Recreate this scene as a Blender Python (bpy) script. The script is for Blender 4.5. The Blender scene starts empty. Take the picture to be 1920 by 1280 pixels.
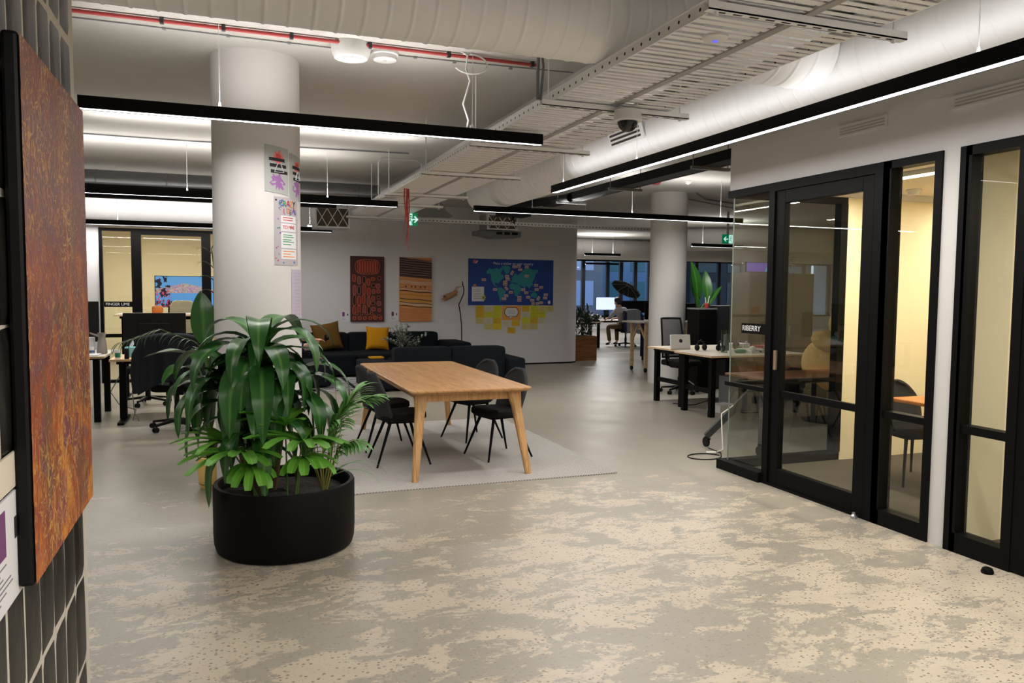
import bpy, bmesh, math, random
from mathutils import Vector, Matrix, noise
from mathutils.geometry import tessellate_polygon
R = math.radians
PI = math.pi
random.seed(7)
SC = bpy.context.scene
COL = SC.collection

# ------------------------------------------------------------------ materials
def S(r, g, b, a=1.0):
    def l(c):
        c /= 255.0
        return c / 12.92 if c <= 0.04045 else ((c + 0.055) / 1.055) ** 2.4
    return (l(r), l(g), l(b), a)

class NT:
    """tiny node-tree writer"""
    def __init__(s, name):
        s.m = bpy.data.materials.new(name); s.m.use_nodes = True
        s.t = s.m.node_tree; s.t.nodes.clear()
        s.out = s.t.nodes.new('ShaderNodeOutputMaterial')
    def n(s, typ, props=None, **ins):
        nd = s.t.nodes.new('ShaderNode' + typ)
        for k, v in (props or {}).items(): setattr(nd, k, v)
        for k, v in ins.items():
            key = int(k[1:]) if k[0] == '_' and k[1:].isdigit() else k.replace('_', ' ')
            sock = nd.inputs[key]
            if isinstance(v, bpy.types.NodeSocket): s.t.links.new(v, sock)
            else: sock.default_value = v
        return nd
    def obj(s):
        return s.n('TexCoord').outputs['Object']
    def mapped(s, scale=(1, 1, 1), rot=(0, 0, 0), loc=(0, 0, 0)):
        return s.n('Mapping', Vector=s.obj(), Scale=scale, Rotation=rot, Location=loc).outputs[0]
    def noise(s, vec, scale=5, detail=3, rough=.5, dist=0):
        return s.n('TexNoise', Vector=vec, Scale=scale, Detail=detail, Roughness=rough, Distortion=dist).outputs['Fac']
    def ramp(s, fac, stops, interp='LINEAR'):
        nd = s.n('ValToRGB', Fac=fac); cr = nd.color_ramp; cr.interpolation = interp
        while len(cr.elements) < len(stops): cr.elements.new(.5)
        for e, (p, c) in zip(cr.elements, stops):
            e.position = p; e.color = c if len(c) == 4 else (*c, 1)
        return nd.outputs['Color']
    def mix(s, fac, a, b, mode='MIX'):
        nd = s.n('Mix', dict(data_type='RGBA', blend_type=mode))
        for i, v in ((0, fac), (6, a), (7, b)):
            if isinstance(v, bpy.types.NodeSocket): s.t.links.new(v, nd.inputs[i])
            else: nd.inputs[i].default_value = v
        return nd.outputs[2]
    def math(s, op, a, b=0.0):
        return s.n('Math', dict(operation=op), _0=a, _1=b).outputs[0]
    def sep(s, vec):
        return s.n('SeparateXYZ', Vector=vec).outputs
    def bump(s, h, strength=.3, dist=.01):
        return s.n('Bump', Height=h, Strength=strength, Distance=dist).outputs[0]
    def bsdf(s, **ins):
        b = s.n('BsdfPrincipled', **ins); s.t.links.new(b.outputs[0], s.out.inputs[0]); return b

def mat(name, col, rough=.5, metal=0.0, spec=.5, var=0.0, vscale=4.0, bump=0.0, bscale=60.0, emit=0.0, ecol=None, alpha=None, coat=0.0):
    t = NT(name)
    c = col
    if var:
        f = t.noise(t.obj(), vscale, 4)
        c = t.mix(f, tuple(max(0, x * (1 - var)) for x in col[:3]) + (1,), tuple(min(1, x * (1 + var)) for x in col[:3]) + (1,))
    ins = dict(Base_Color=c, Roughness=rough, Metallic=metal, Specular_IOR_Level=spec)
    if coat: ins['Coat_Weight'] = coat; ins['Coat_Roughness'] = .1
    if bump: ins['Normal'] = t.bump(t.noise(t.obj(), bscale, 3), bump)
    if emit: ins['Emission_Color'] = ecol or col; ins['Emission_Strength'] = emit
    t.bsdf(**ins)
    return t.m

def glass_mat(name, tint=(.86, .9, .88, 1), refl=1.0):
    t = NT(name)
    ge = t.n('NewGeometry'); dt = t.n('VectorMath', dict(operation='DOT_PRODUCT'), _0=ge.outputs['Incoming'], _1=ge.outputs['Normal']).outputs['Value']
    fr = t.math('POWER', t.math('SUBTRACT', 1.0, t.math('ABSOLUTE', dt)), 5.0)
    fr = t.math('MULTIPLY', t.math('ADD', t.math('MULTIPLY', fr, .93), .05), refl)
    mixs = t.n('MixShader', _0=fr, _1=t.n('BsdfTransparent', Color=tint).outputs[0], _2=t.n('BsdfGlossy', Color=(1, 1, 1, 1), Roughness=.0).outputs[0])
    t.t.links.new(mixs.outputs[0], t.out.inputs[0])
    return t.m

# ------------------------------------------------------------------ mesh builder
class MB:
    def __init__(s):
        s.v = []; s.f = []; s.m = []; s.s = []; s.uv = {}
    def add(s, vs, fs, m=0, smooth=False):
        o = len(s.v); s.v += [tuple(p) for p in vs]
        for f in fs:
            s.f.append([o + i for i in f]); s.m.append(m); s.s.append(smooth)
        return o
    def box(s, x0, x1, y0, y1, z0, z1, m=0):
        return s.add([(x0, y0, z0), (x1, y0, z0), (x1, y1, z0), (x0, y1, z0), (x0, y0, z1), (x1, y0, z1), (x1, y1, z1), (x0, y1, z1)],
              [(0, 3, 2, 1), (4, 5, 6, 7), (0, 1, 5, 4), (1, 2, 6, 5), (2, 3, 7, 6), (3, 0, 4, 7)], m)
    def obox(s, mtx, sx, sy, sz, m=0):
        vs = [mtx @ Vector((x * sx / 2, y * sy / 2, z * sz / 2)) for z in (-1, 1) for (x, y) in ((-1, -1), (1, -1), (1, 1), (-1, 1))]
        return s.add(vs, [(0, 3, 2, 1), (4, 5, 6, 7), (0, 1, 5, 4), (1, 2, 6, 5), (2, 3, 7, 6), (3, 0, 4, 7)], m)
    def bar(s, p0, p1, w, h, m=0, up=(0, 0, 1), w1=None, h1=None):
        p0 = Vector(p0); p1 = Vector(p1); d = (p1 - p0).normalized(); u = Vector(up)
        if abs(d.dot(u)) > .98: u = Vector((0, 1, 0))
        a = d.cross(u).normalized(); b = a.cross(d)
        w1 = w if w1 is None else w1; h1 = h if h1 is None else h1
        vs = [p0 + a * (sx * w / 2) + b * (sy * h / 2) for sx, sy in ((-1, -1), (1, -1), (1, 1), (-1, 1))]
        vs += [p1 + a * (sx * w1 / 2) + b * (sy * h1 / 2) for sx, sy in ((-1, -1), (1, -1), (1, 1), (-1, 1))]
        return s.add(vs, [(0, 3, 2, 1), (4, 5, 6, 7), (0, 1, 5, 4), (1, 2, 6, 5), (2, 3, 7, 6), (3, 0, 4, 7)], m)
    def tube(s, pts, r, n=10, m=0, caps=True, closed=False):
        pts = [Vector(p) for p in pts]; k = len(pts)
        rs = r if isinstance(r, (list, tuple)) else [r] * k
        vs = []; ref = None
        for i, p in enumerate(pts):
            if closed: d = pts[(i + 1) % k] - pts[i - 1]
            else: d = pts[min(i + 1, k - 1)] - pts[max(i - 1, 0)]
            d = d.normalized() if d.length > 1e-9 else Vector((0, 0, 1))
            if ref is None:
                ref = Vector((0, 0, 1)) if abs(d.z) < .9 else Vector((1, 0, 0))
            a = (ref - d * ref.dot(d))
            a = a.normalized() if a.length > 1e-6 else d.orthogonal().normalized()
            ref = a; b = d.cross(a)
            vs += [p + (a * math.cos(2 * PI * j / n) + b * math.sin(2 * PI * j / n)) * rs[i] for j in range(n)]
        fs = []
        for i in range(k if closed else k - 1):
            i2 = (i + 1) % k
            for j in range(n):
                fs.append((i * n + j, i * n + (j + 1) % n, i2 * n + (j + 1) % n, i2 * n + j))
        o = s.add(vs, fs, m, True)
        if caps and not closed:
            s.f.append([o + j for j in range(n)][::-1]); s.m.append(m); s.s.append(False)
            s.f.append([o + (k - 1) * n + j for j in range(n)]); s.m.append(m); s.s.append(False)
        return o
    def cyl(s, p0, p1, r0, r1=None, n=16, m=0, caps=True):
        return s.tube([p0, p1], [r0, r0 if r1 is None else r1], n, m, caps)
    def lathe(s, prof, n=32, c=(0, 0, 0), m=0, sx=1.0, sy=1.0):
        vs = [(c[0] + r * sx * math.cos(2 * PI * j / n), c[1] + r * sy * math.sin(2 * PI * j / n), c[2] + z) for r, z in prof for j in range(n)]
        fs = [(i * n + j, i * n + (j + 1) % n, (i + 1) * n + (j + 1) % n, (i + 1) * n + j) for i in range(len(prof) - 1) for j in range(n)]
        return s.add(vs, fs, m, True)
    def ell(s, c, r, nu=16, nv=10, m=0, e=1.0, mtx=None, e2=None):
        """(super)ellipsoid; e<1 makes it boxy"""
        c = Vector(c); e2 = e if e2 is None else e2
        pw = lambda x, k: math.copysign(abs(x) ** k, x)
        vs = []
        for i in range(nv + 1):
            ph = -PI / 2 + PI * i / nv
            for j in range(nu):
                th = 2 * PI * j / nu
                p = Vector((r[0] * pw(math.cos(ph), e) * pw(math.cos(th), e2), r[1] * pw(math.cos(ph), e) * pw(math.sin(th), e2), r[2] * pw(math.sin(ph), e)))
                vs.append(c + (mtx @ p if mtx else p))
        fs = [(i * nu + j, i * nu + (j + 1) % nu, (i + 1) * nu + (j + 1) % nu, (i + 1) * nu + j) for i in range(nv) for j in range(nu)]
        return s.add(vs, fs, m, True)
    def grid(s, fn, nu, nv, m=0, smooth=True, uv=False):
        vs = [fn(i / nu, j / nv) for j in range(nv + 1) for i in range(nu + 1)]
        fs = [(j * (nu + 1) + i, j * (nu + 1) + i + 1, (j + 1) * (nu + 1) + i + 1, (j + 1) * (nu + 1) + i) for j in range(nv) for i in range(nu)]
        o = s.add(vs, fs, m, smooth)
        if uv:
            for j in range(nv + 1):
                for i in range(nu + 1): s.uv[o + j * (nu + 1) + i] = (i / nu, j / nv)
        return o
    def prism(s, poly, vec, m=0):
        """extrude a planar polygon (list of 3d points) along vec"""
        k = len(poly); v = Vector(vec)
        vs = [Vector(p) for p in poly] + [Vector(p) + v for p in poly]
        fs = [tuple(range(k))[::-1], tuple(range(k, 2 * k))] + [(i, (i + 1) % k, k + (i + 1) % k, k + i) for i in range(k)]
        return s.add(vs, fs, m)
    def mesh(s, name, mats, fix=True):
        me = bpy.data.meshes.new(name)
        me.from_pydata(s.v, [], s.f)
        for mm in (mats if isinstance(mats, (list, tuple)) else [mats]): me.materials.append(mm)
        me.polygons.foreach_set('material_index', s.m)
        me.polygons.foreach_set('use_smooth', s.s)
        if s.uv:
            ul = me.uv_layers.new(name='UVMap')
            for lp in me.loops: ul.data[lp.index].uv = s.uv.get(lp.vertex_index, (0.5, 0))
        if fix:
            bm = bmesh.new(); bm.from_mesh(me); bmesh.ops.recalc_face_normals(bm, faces=bm.faces); bm.to_mesh(me); bm.free()
        me.update()
        if any(s.s): me.set_sharp_from_angle(angle=R(42))
        return me
    def build(s, name, mats, parent=None, loc=(0, 0, 0), rz=0.0, bevel=0.0, seg=2, solid=0.0, sub=0, fix=True):
        o = bpy.data.objects.new(name, s.mesh(name, mats, fix and not solid)); COL.objects.link(o)
        o.location = loc; o.rotation_euler[2] = rz
        if parent: o.parent = parent
        if solid:
            md = o.modifiers.new('solid', 'SOLIDIFY'); md.thickness = solid; md.offset = 0
        if sub:
            md = o.modifiers.new('sub', 'SUBSURF'); md.levels = sub; md.render_levels = sub
        if bevel:
            md = o.modifiers.new('bevel', 'BEVEL'); md.width = bevel; md.segments = seg; md.limit_method = 'ANGLE'; md.angle_limit = R(40)
            md.harden_normals = False
        return o

def tag(o, label, cat, group=None):
    o['label'] = label; o['category'] = cat
    if group: o['group'] = group
    return o
def thing(name, label, cat, loc=(0, 0, 0), rz=0.0, group=None):
    o = bpy.data.objects.new(name, None); COL.objects.link(o); o.empty_display_size = .1
    o.location = loc; o.rotation_euler[2] = rz
    return tag(o, label, cat, group)
def struct(o):
    o['kind'] = 'structure'; return o
def dup(root, loc, rz=None, label=None, group=None):
    r = root.copy(); COL.objects.link(r); r.location = loc
    if rz is not None: r.rotation_euler[2] = rz
    if label: r['label'] = label
    if group: r['group'] = group
    for ch in list(root.children):
        c = ch.copy(); COL.objects.link(c); c.parent = r
        for g in list(ch.children):
            d = g.copy(); COL.objects.link(d); d.parent = c
    return r
def one(name, mb, mats, label, cat, loc=(0, 0, 0), rz=0.0, group=None, **kw):
    return tag(mb.build(name, mats, None, loc, rz, **kw), label, cat, group)

def text(name, string, size, m, mtx, parent=None, depth=.001, align='LEFT'):
    cu = bpy.data.curves.new(name, 'FONT'); cu.body = string; cu.size = size; cu.extrude = depth; cu.align_x = align; cu.align_y = 'CENTER'
    cu.resolution_u = 3
    tmp = bpy.data.objects.new(name + '_tmp', cu)
    me = bpy.data.meshes.new_from_object(tmp)
    bpy.data.objects.remove(tmp); bpy.data.curves.remove(cu)
    me.materials.clear(); me.materials.append(m); me.transform(mtx)
    me.name = name
    o = bpy.data.objects.new(name, me); COL.objects.link(o)
    if parent: o.parent = parent
    return o
def words_text(name, string, size, m, mtx, parent=None, depth=.001, align='LEFT'):
    """one part per word"""
    def width(st):
        cu = bpy.data.curves.new('w', 'FONT'); cu.body = st; cu.size = size; o = bpy.data.objects.new('w', cu); me = bpy.data.meshes.new_from_object(o)
        r = max((v.co.x for v in me.vertices), default=0); bpy.data.objects.remove(o); bpy.data.curves.remove(cu); bpy.data.meshes.remove(me); return r
    tot = width(string); done = ''
    for w in string.split(' '):
        x = (width(done + 'I') - width('I')) if done else 0
        text(name, w, size, m, mtx @ Matrix.Translation((x - (tot / 2 if align == 'CENTER' else 0), 0, 0)), parent, depth)
        done += w + ' '
def frame(origin, xdir, ydir):
    """matrix whose local x, y run along xdir, ydir"""
    x = Vector(xdir).normalized(); y = Vector(ydir).normalized(); z = x.cross(y)
    M4 = Matrix((x, y, z)).transposed().to_4x4(); M4.translation = Vector(origin); return M4

def skin(name, joints, edges, root, m, parent=None, sub=2):
    """one continuous skin over a skeleton: joints = {key: (x,y,z,radius)}"""
    keys = list(joints); idx = {k: i for i, k in enumerate(keys)}
    bm = bmesh.new(); ly = bm.verts.layers.skin.verify(); vs = [bm.verts.new(joints[k][:3]) for k in keys]
    for a, b in edges: bm.edges.new((vs[idx[a]], vs[idx[b]]))
    for k, v in zip(keys, vs):
        r = joints[k][3]; v[ly].radius = r if isinstance(r, tuple) else (r, r); v[ly].use_root = (k == root)
    me = bpy.data.meshes.new(name); bm.to_mesh(me); bm.free(); me.materials.append(m)
    o = bpy.data.objects.new(name, me); COL.objects.link(o)
    md = o.modifiers.new('skin', 'SKIN'); md.use_smooth_shade = True
    sb = o.modifiers.new('sub', 'SUBSURF'); sb.levels = sub; sb.render_levels = sub
    if parent: o.parent = parent
    return o

# ------------------------------------------------------------------ palette
W_PAINT = mat('white_paint', S(206, 203, 200), .85, bump=.08, bscale=90)
W_WALL = mat('wall_paint', S(210, 208, 208), .9, bump=.05, bscale=60)
CEIL = mat('ceiling_plaster', S(190, 187, 181), .95, bump=.35, bscale=140, var=.04, vscale=1.5)
CREAM = mat('cream_paint', S(240, 228, 196), .85, var=.02)
CREAMC = mat('cream_ceiling', S(230, 220, 194), .9)
BLACKM = mat('black_powder_coat', S(10, 10, 10), .5, spec=.1)
BLACKP = mat('black_plastic', S(14, 14, 15), .5, spec=.2)
BLACKS = mat('black_screen', S(9, 9, 11), .25)
DGREY = mat('dark_grey_plastic', S(44, 45, 47), .5)
GREY = mat('grey_plastic', S(120, 121, 122), .5)
WHITEP = mat('white_plastic', S(222, 221, 219), .45)
WHITEM = mat('white_metal', S(238, 238, 240), .42)
STEEL = mat('galvanised_steel', S(176, 178, 182), .3, metal=.9)
ZINC = mat('zinc', S(150, 150, 150), .4, metal=.8)
PAPER = mat('paper_white', S(220, 219, 222), .9)
HOLE = mat('slot_shadow', S(46, 45, 42), .8)
LED = mat('led_diffuser', S(255, 255, 255), .4, emit=7.0, ecol=(1, .97, 1, 1))
LEDW = mat('led_diffuser_warm', S(255, 240, 210), .4, emit=6.0, ecol=(1, .88, .62, 1))
GLASS = glass_mat('partition_glass', (.80, .83, .80, 1))
WGLASS = glass_mat('window_glass', (.72, .8, .85, 1))
CLEAR = glass_mat('clear_tumbler', (.78, .84, .82, 1))
SOIL = mat('potting_soil', S(32, 25, 20), .95, bump=.8, bscale=40)
SKIN = mat('skin', S(196, 150, 128), .55)
HAIR = mat('dark_hair', S(20, 16, 15), .5)
# ------------------------------------------------------------------ procedural surfaces
def make_floor_mat():
    t = NT('polished_concrete')
    ob = t.obj()
    st = t.n('Mapping', Vector=ob, Rotation=(0, 0, R(-10)), Scale=(.8, 1.35, 1)).outputs[0]
    big = t.noise(st, 3.0, 14, .8, .3)
    big = t.math('ADD', big, t.math('MULTIPLY', t.math('SUBTRACT', t.noise(ob, .55, 2), .5), .28))
    yy = t.sep(ob)[1]
    fade = t.n('MapRange', Value=yy, _1=4.3, _2=7.5, _3=0.0, _4=.17).outputs[0]
    big2 = t.math('SUBTRACT', big, fade)
    patch = t.ramp(big2, [(.485, (0, 0, 0, 1)), (.502, (1, 1, 1, 1))])
    tone = t.noise(ob, .8, 5)
    grey = t.mix(tone, S(138, 133, 121), S(162, 155, 141))
    tan = t.mix(t.noise(ob, 3.1, 5), S(176, 164, 145), S(196, 184, 164))
    c = t.mix(patch, grey, tan)
    vo = t.n('TexVoronoi', dict(feature='F1'), Vector=t.n('Mapping', Vector=ob, Scale=(1, 1.4, 1)).outputs[0], Scale=40.0, Randomness=1.0)
    pick = t.sep(vo.outputs['Color'])[0]
    near = t.ramp(vo.outputs['Distance'], [(.25, (1, 1, 1, 1)), (.34, (0, 0, 0, 1))])
    sel = t.ramp(pick, [(.5, (0, 0, 0, 1)), (.52, (1, 1, 1, 1))])
    spk = t.math('MULTIPLY', t.math('MULTIPLY', near, sel), t.math('ADD', t.math('MULTIPLY', patch, .55), .3))
    c = t.mix(spk, c, t.mix(t.sep(vo.outputs['Color'])[1], S(70, 68, 65), S(122, 110, 92)))
    v2 = t.n('TexVoronoi', dict(feature='F1'), Vector=ob, Scale=75.0)
    n2 = t.ramp(v2.outputs['Distance'], [(.2, (1, 1, 1, 1)), (.3, (0, 0, 0, 1))])
    s2 = t.ramp(t.sep(v2.outputs['Color'])[0], [(.7, (0, 0, 0, 1)), (.72, (1, 1, 1, 1))])
    c = t.mix(t.math('MULTIPLY', t.math('MULTIPLY', n2, s2), t.math('MULTIPLY', patch, .55)), c, S(120, 108, 92))
    st2 = t.noise(t.n('Mapping', Vector=ob, Rotation=(0, 0, .2), Scale=(.5, 2.2, 1)).outputs[0], 2.2, 6, .7)
    c = t.mix(t.ramp(st2, [(.5, (0, 0, 0, 1)), (.75, (.22, .22, .22, 1))]), c, S(126, 118, 104))
    rough = t.n('MapRange', Value=t.noise(ob, 2.3, 4), _1=.3, _2=.7, _3=.32, _4=.40).outputs[0]
    t.bsdf(Base_Color=c, Roughness=rough, Specular_IOR_Level=.45, Normal=t.bump(t.noise(ob, 30, 4), .04))
    return t.m
CONCRETE = make_floor_mat()
CARPET = mat('dark_carpet', S(84, 77, 68), .95, bump=.5, bscale=300, var=.12, vscale=90)

def make_wood(name, c1, c2, c3, axis=1, plank=.16, rough=.42):
    t = NT(name)
    ob = t.obj(); sp = t.sep(ob)
    across = sp[1 - axis] if axis < 2 else sp[0]
    along = sp[axis]
    ip = t.math('FLOOR', t.math('DIVIDE', across, plank))
    wn = t.n('TexWhiteNoise', dict(noise_dimensions='1D'), W=ip).outputs['Value']
    sc = [14, 14, 14]; sc[axis] = 1.1
    off = t.n('CombineXYZ', X=t.math('MULTIPLY', wn, 7.0), Y=t.math('MULTIPLY', wn, 13.0), Z=0.0).outputs[0]
    v = t.n('VectorMath', dict(operation='ADD'), _0=t.n('Mapping', Vector=ob, Scale=tuple(sc)).outputs[0], _1=off).outputs[0]
    g = t.noise(v, 1.6, 7, .62, 1.2)
    c = t.ramp(g, [(.3, c1), (.52, c2), (.72, c3)])
    c = t.mix(t.math('MULTIPLY', wn, .3), c, t.mix(.5, c1, c2), 'MIX')
    fr = t.math('FRACT', t.math('DIVIDE', across, plank))
    line = t.math('LESS_THAN', fr, .012)
    c = t.mix(t.math('MULTIPLY', line, .5), c, tuple(x * .45 for x in c1[:3]) + (1,))
    t.bsdf(Base_Color=c, Roughness=rough, Specular_IOR_Level=.4, Normal=t.bump(g, .06))
    return t.m
OAK = make_wood('oak_top', S(152, 106, 62), S(182, 136, 86), S(200, 158, 108), 1, .165)
OAKLEG = make_wood('oak_legs', S(176, 130, 78), S(200, 156, 104), S(212, 174, 124), 2, .5)
PLY = make_wood('plywood_edge', S(190, 156, 116), S(208, 178, 140), S(218, 192, 156), 0, .9, .5)
DESKTOP = mat('pale_desk_laminate', S(206, 196, 180), .45, var=.05, vscale=6)
CHESTNUT = make_wood('chestnut_planter', S(106, 66, 36), S(134, 86, 50), S(152, 104, 64), 0, 1.0, .6)
ROOMTOP = make_wood('orange_oak', S(176, 104, 52), S(200, 126, 66), S(214, 146, 84), 0, .3)

def make_rug():
    t = NT('woven_rug')
    sp = t.sep(t.obj())
    k = 2 * PI / .05
    zz = t.math('PINGPONG', t.math('MULTIPLY', sp[0], 1.0), .025)
    ph = t.math('MULTIPLY', t.math('ADD', sp[1], t.math('MULTIPLY', zz, 1.3)), 2 * PI / .03)
    w = t.math('SINE', ph)
    n = t.noise(t.obj(), 240, 2)
    f = t.math('ADD', t.math('MULTIPLY', w, .3), n)
    c = t.ramp(f, [(.3, S(132, 129, 126)), (.75, S(214, 211, 206))])
    c = t.mix(t.noise(t.obj(), 1.6, 3), c, t.mix(.5, c, S(168, 164, 158)))
    t.bsdf(Base_Color=c, Roughness=.95, Specular_IOR_Level=.1, Normal=t.bump(f, .5))
    return t.m
RUG = make_rug()

def make_patterned_rug():
    t = NT('tribal_rug')
    sp = t.sep(t.obj())
    ax = t.math('PINGPONG', sp[0], .11); d = t.math('PINGPONG', t.math('ADD', sp[1], ax), .09)
    line = t.math('LESS_THAN', d, .022)
    bx = t.math('LESS_THAN', t.math('PINGPONG', t.math('ADD', sp[0], .02), .33), .03)
    l2 = t.math('LESS_THAN', t.math('PINGPONG', t.math('SUBTRACT', sp[1], t.math('MULTIPLY', ax, 1.7)), .26), .02)
    f = t.math('MAXIMUM', t.math('MAXIMUM', line, bx), l2)
    c = t.mix(f, S(178, 176, 176), S(34, 33, 36))
    t.bsdf(Base_Color=c, Roughness=.95, Specular_IOR_Level=.1, Normal=t.bump(t.noise(t.obj(), 200, 2), .4))
    return t.m
TRIBAL = make_patterned_rug()

def fabric(name, col, scale=420, var=.12, bump=.35):
    t = NT(name)
    n = t.noise(t.obj(), scale, 2)
    n2 = t.noise(t.obj(), 5, 3)
    c = t.mix(n, tuple(x * .72 for x in col[:3]) + (1,), tuple(min(1, x * 1.28) for x in col[:3]) + (1,))
    c = t.mix(t.math('MULTIPLY', n2, var * 2), c, tuple(x * .7 for x in col[:3]) + (1,))
    t.bsdf(Base_Color=c, Roughness=.92, Specular_IOR_Level=.2, Normal=t.bump(n, bump))
    return t.m
CHAIRF = fabric('charcoal_upholstery', S(56, 56, 58))
SEATF = fabric('black_seat_fabric', S(20, 19, 19))
SOFAF = fabric('blue_black_sofa_fabric', S(15, 20, 25))
MUSTARD = fabric('mustard_fabric', S(196, 136, 20))
OLIVE = fabric('olive_brown_fabric', S(92, 66, 24))
JACKET = fabric('black_jacket_cloth', S(36, 39, 44))
GREYCLOTH = fabric('grey_jacket_cloth', S(112, 116, 124))
NAVY = fabric('navy_cloth', S(30, 34, 62))
SHIRT = fabric('pale_shirt', S(176, 170, 172))
KHAKI = fabric('khaki_trousers', S(104, 88, 62))
TEDDYF = fabric('tan_plush', S(206, 170, 106), 160, .2, .8)
TEDDYD = fabric('brown_plush', S(150, 104, 52), 160, .2, .8)
def make_meshback():
    t = NT('chair_mesh')
    b = t.n('BsdfPrincipled', Base_Color=S(52, 52, 54), Roughness=.8)
    mx = t.n('MixShader', _0=.45, _1=b.outputs[0], _2=t.n('BsdfTransparent').outputs[0])
    t.t.links.new(mx.outputs[0], t.out.inputs[0]); return t.m
MESHBACK = make_meshback()

def leaf_mat(name, dark, mid, light, rough=.28, streak=.12):
    t = NT(name)
    uv = t.n('UVMap').outputs[0]; sp = t.sep(uv)
    d = t.math('ABSOLUTE', t.math('SUBTRACT', sp[0], .5))
    mid_f = t.n('MapRange', Value=d, _1=0.0, _2=streak, _3=1.0, _4=0.0).outputs[0]
    vein = t.n('TexWave', dict(wave_type='BANDS', bands_direction='X'), Vector=uv, Scale=7.0, Distortion=.3).outputs['Fac']
    big = t.noise(t.obj(), 7, 3)
    c = t.mix(big, dark, mid)
    c = t.mix(t.math('MULTIPLY', vein, .2), c, mid)
    c = t.mix(t.math('MULTIPLY', mid_f, .55), c, light)
    t.bsdf(Base_Color=c, Roughness=rough, Specular_IOR_Level=.5, Transmission_Weight=0.0, Normal=t.bump(t.math('ADD', vein, t.noise(t.obj(), 14, 3)), .12))
    return t.m
LEAF_D = leaf_mat('dracaena_leaf', S(24, 66, 30), S(52, 110, 44), S(112, 160, 76))
LEAF_F = leaf_mat('lady_palm_leaf', S(76, 140, 44), S(114, 178, 60), S(146, 200, 92), .4)
LEAF_K = leaf_mat('feather_palm_leaf', S(66, 124, 50), S(106, 168, 82), S(146, 194, 120), .4)
LEAF_B = leaf_mat('strelitzia_leaf', S(24, 66, 22), S(44, 98, 32), S(86, 136, 52), .3)
LEAF_P = leaf_mat('kentia_leaf', S(44, 66, 52), S(74, 98, 80), S(110, 130, 112), .4)
LEAF_G = leaf_mat('dried_eucalyptus_leaf', S(104, 114, 102), S(150, 158, 144), S(176, 182, 168), .7)
LEAF_X = leaf_mat('dark_office_plant_leaf', S(16, 38, 20), S(36, 64, 32), S(64, 92, 52), .4)
CANE = mat('brown_cane', S(92, 72, 50), .8, bump=.4, bscale=50)
STEMG = mat('green_stem', S(84, 118, 52), .6)
STEMY = mat('yellow_green_stem', S(142, 140, 72), .6)

def make_big_painting():
    t = NT('orange_purple_paint')
    ob = t.obj(); sp = t.sep(ob)
    st = t.n('Mapping', Vector=ob, Rotation=(R(25), 0, 0), Scale=(1, 1.5, 1.0)).outputs[0]
    n1 = t.noise(st, 2.3, 8, .62, 1.6)
    g = t.n('MapRange', Value=sp[2], _1=0.0, _2=1.4, _3=.07, _4=-.08).outputs[0]
    c = t.ramp(t.math('ADD', n1, g), [(.28, S(72, 46, 54)), (.38, S(112, 62, 72)), (.46, S(128, 62, 42)), (.56, S(160, 78, 38)), (.66, S(200, 116, 42)), (.8, S(222, 160, 66))])
    n2 = t.noise(t.n('Mapping', Vector=ob, Scale=(1, 1.6, 1)).outputs[0], 4, 6, .6, 2.0)
    c = t.mix(t.ramp(n2, [(.5, (0, 0, 0, 1)), (.62, (.8, .8, .8, 1))]), c, S(122, 70, 88))
    n4 = t.noise(t.n('Mapping', Vector=ob, Scale=(1, 3, 1.2)).outputs[0], 2.1, 4, .5, 1)
    c = t.mix(t.ramp(n4, [(.55, (0, 0, 0, 1)), (.65, (.7, .7, .7, 1))]), c, S(100, 80, 58))
    top = t.n('MapRange', Value=sp[2], _1=.7, _2=1.2, _3=0.0, _4=.5).outputs[0]
    c = t.mix(top, c, S(118, 80, 74))
    n3 = t.noise(t.n('Mapping', Vector=ob, Scale=(1, 1.5, 1)).outputs[0], 11, 2, .5, 2.2)
    sq = t.ramp(n3, [(.455, (0, 0, 0, 1)), (.485, (1, 1, 1, 1)), (.515, (1, 1, 1, 1)), (.545, (0, 0, 0, 1))])
    msk = t.ramp(t.noise(ob, 3.0, 3), [(.38, (.12, .12, .12, 1)), (.58, (.9, .9, .9, 1))])
    c = t.mix(t.math('MULTIPLY', sq, msk), c, S(206, 156, 84))
    fleck = t.n('TexVoronoi', Vector=t.n('Mapping', Vector=ob, Scale=(1, 2.2, .8)).outputs[0], Scale=46.0)
    fl = t.math('MULTIPLY', t.math('LESS_THAN', fleck.outputs['Distance'], .22), t.math('GREATER_THAN', t.sep(fleck.outputs['Color'])[0], .82))
    c = t.mix(t.math('MULTIPLY', fl, .7), c, t.mix(t.math('GREATER_THAN', t.sep(fleck.outputs['Color'])[1], .5), S(40, 24, 22), S(222, 180, 120)))
    t.bsdf(Base_Color=c, Roughness=.5, Specular_IOR_Level=.4, Normal=t.bump(t.math('ADD', sq, t.noise(ob, 40, 4)), .5, .004))
    return t.m
BIGPAINT = make_big_painting()

def make_tile():
    t = NT('handmade_black_tile')
    ob = t.obj()
    n = t.noise(t.n('Mapping', Vector=ob, Scale=(1, 6, 1.1)).outputs[0], 2.4, 5, .6, .8)
    c = t.ramp(n, [(.35, S(20, 19, 17)), (.6, S(36, 34, 31)), (.74, S(66, 62, 57))])
    t.bsdf(Base_Color=c, Roughness=t.n('MapRange', Value=n, _3=.26, _4=.5).outputs[0], Specular_IOR_Level=.35, Normal=t.bump(t.noise(t.n('Mapping', Vector=ob, Scale=(1, 3, 1)).outputs[0], 5, 3), .25, .02))
    return t.m
TILE = make_tile()
GROUT = mat('pale_grout', S(196, 190, 178), .9)

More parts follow.
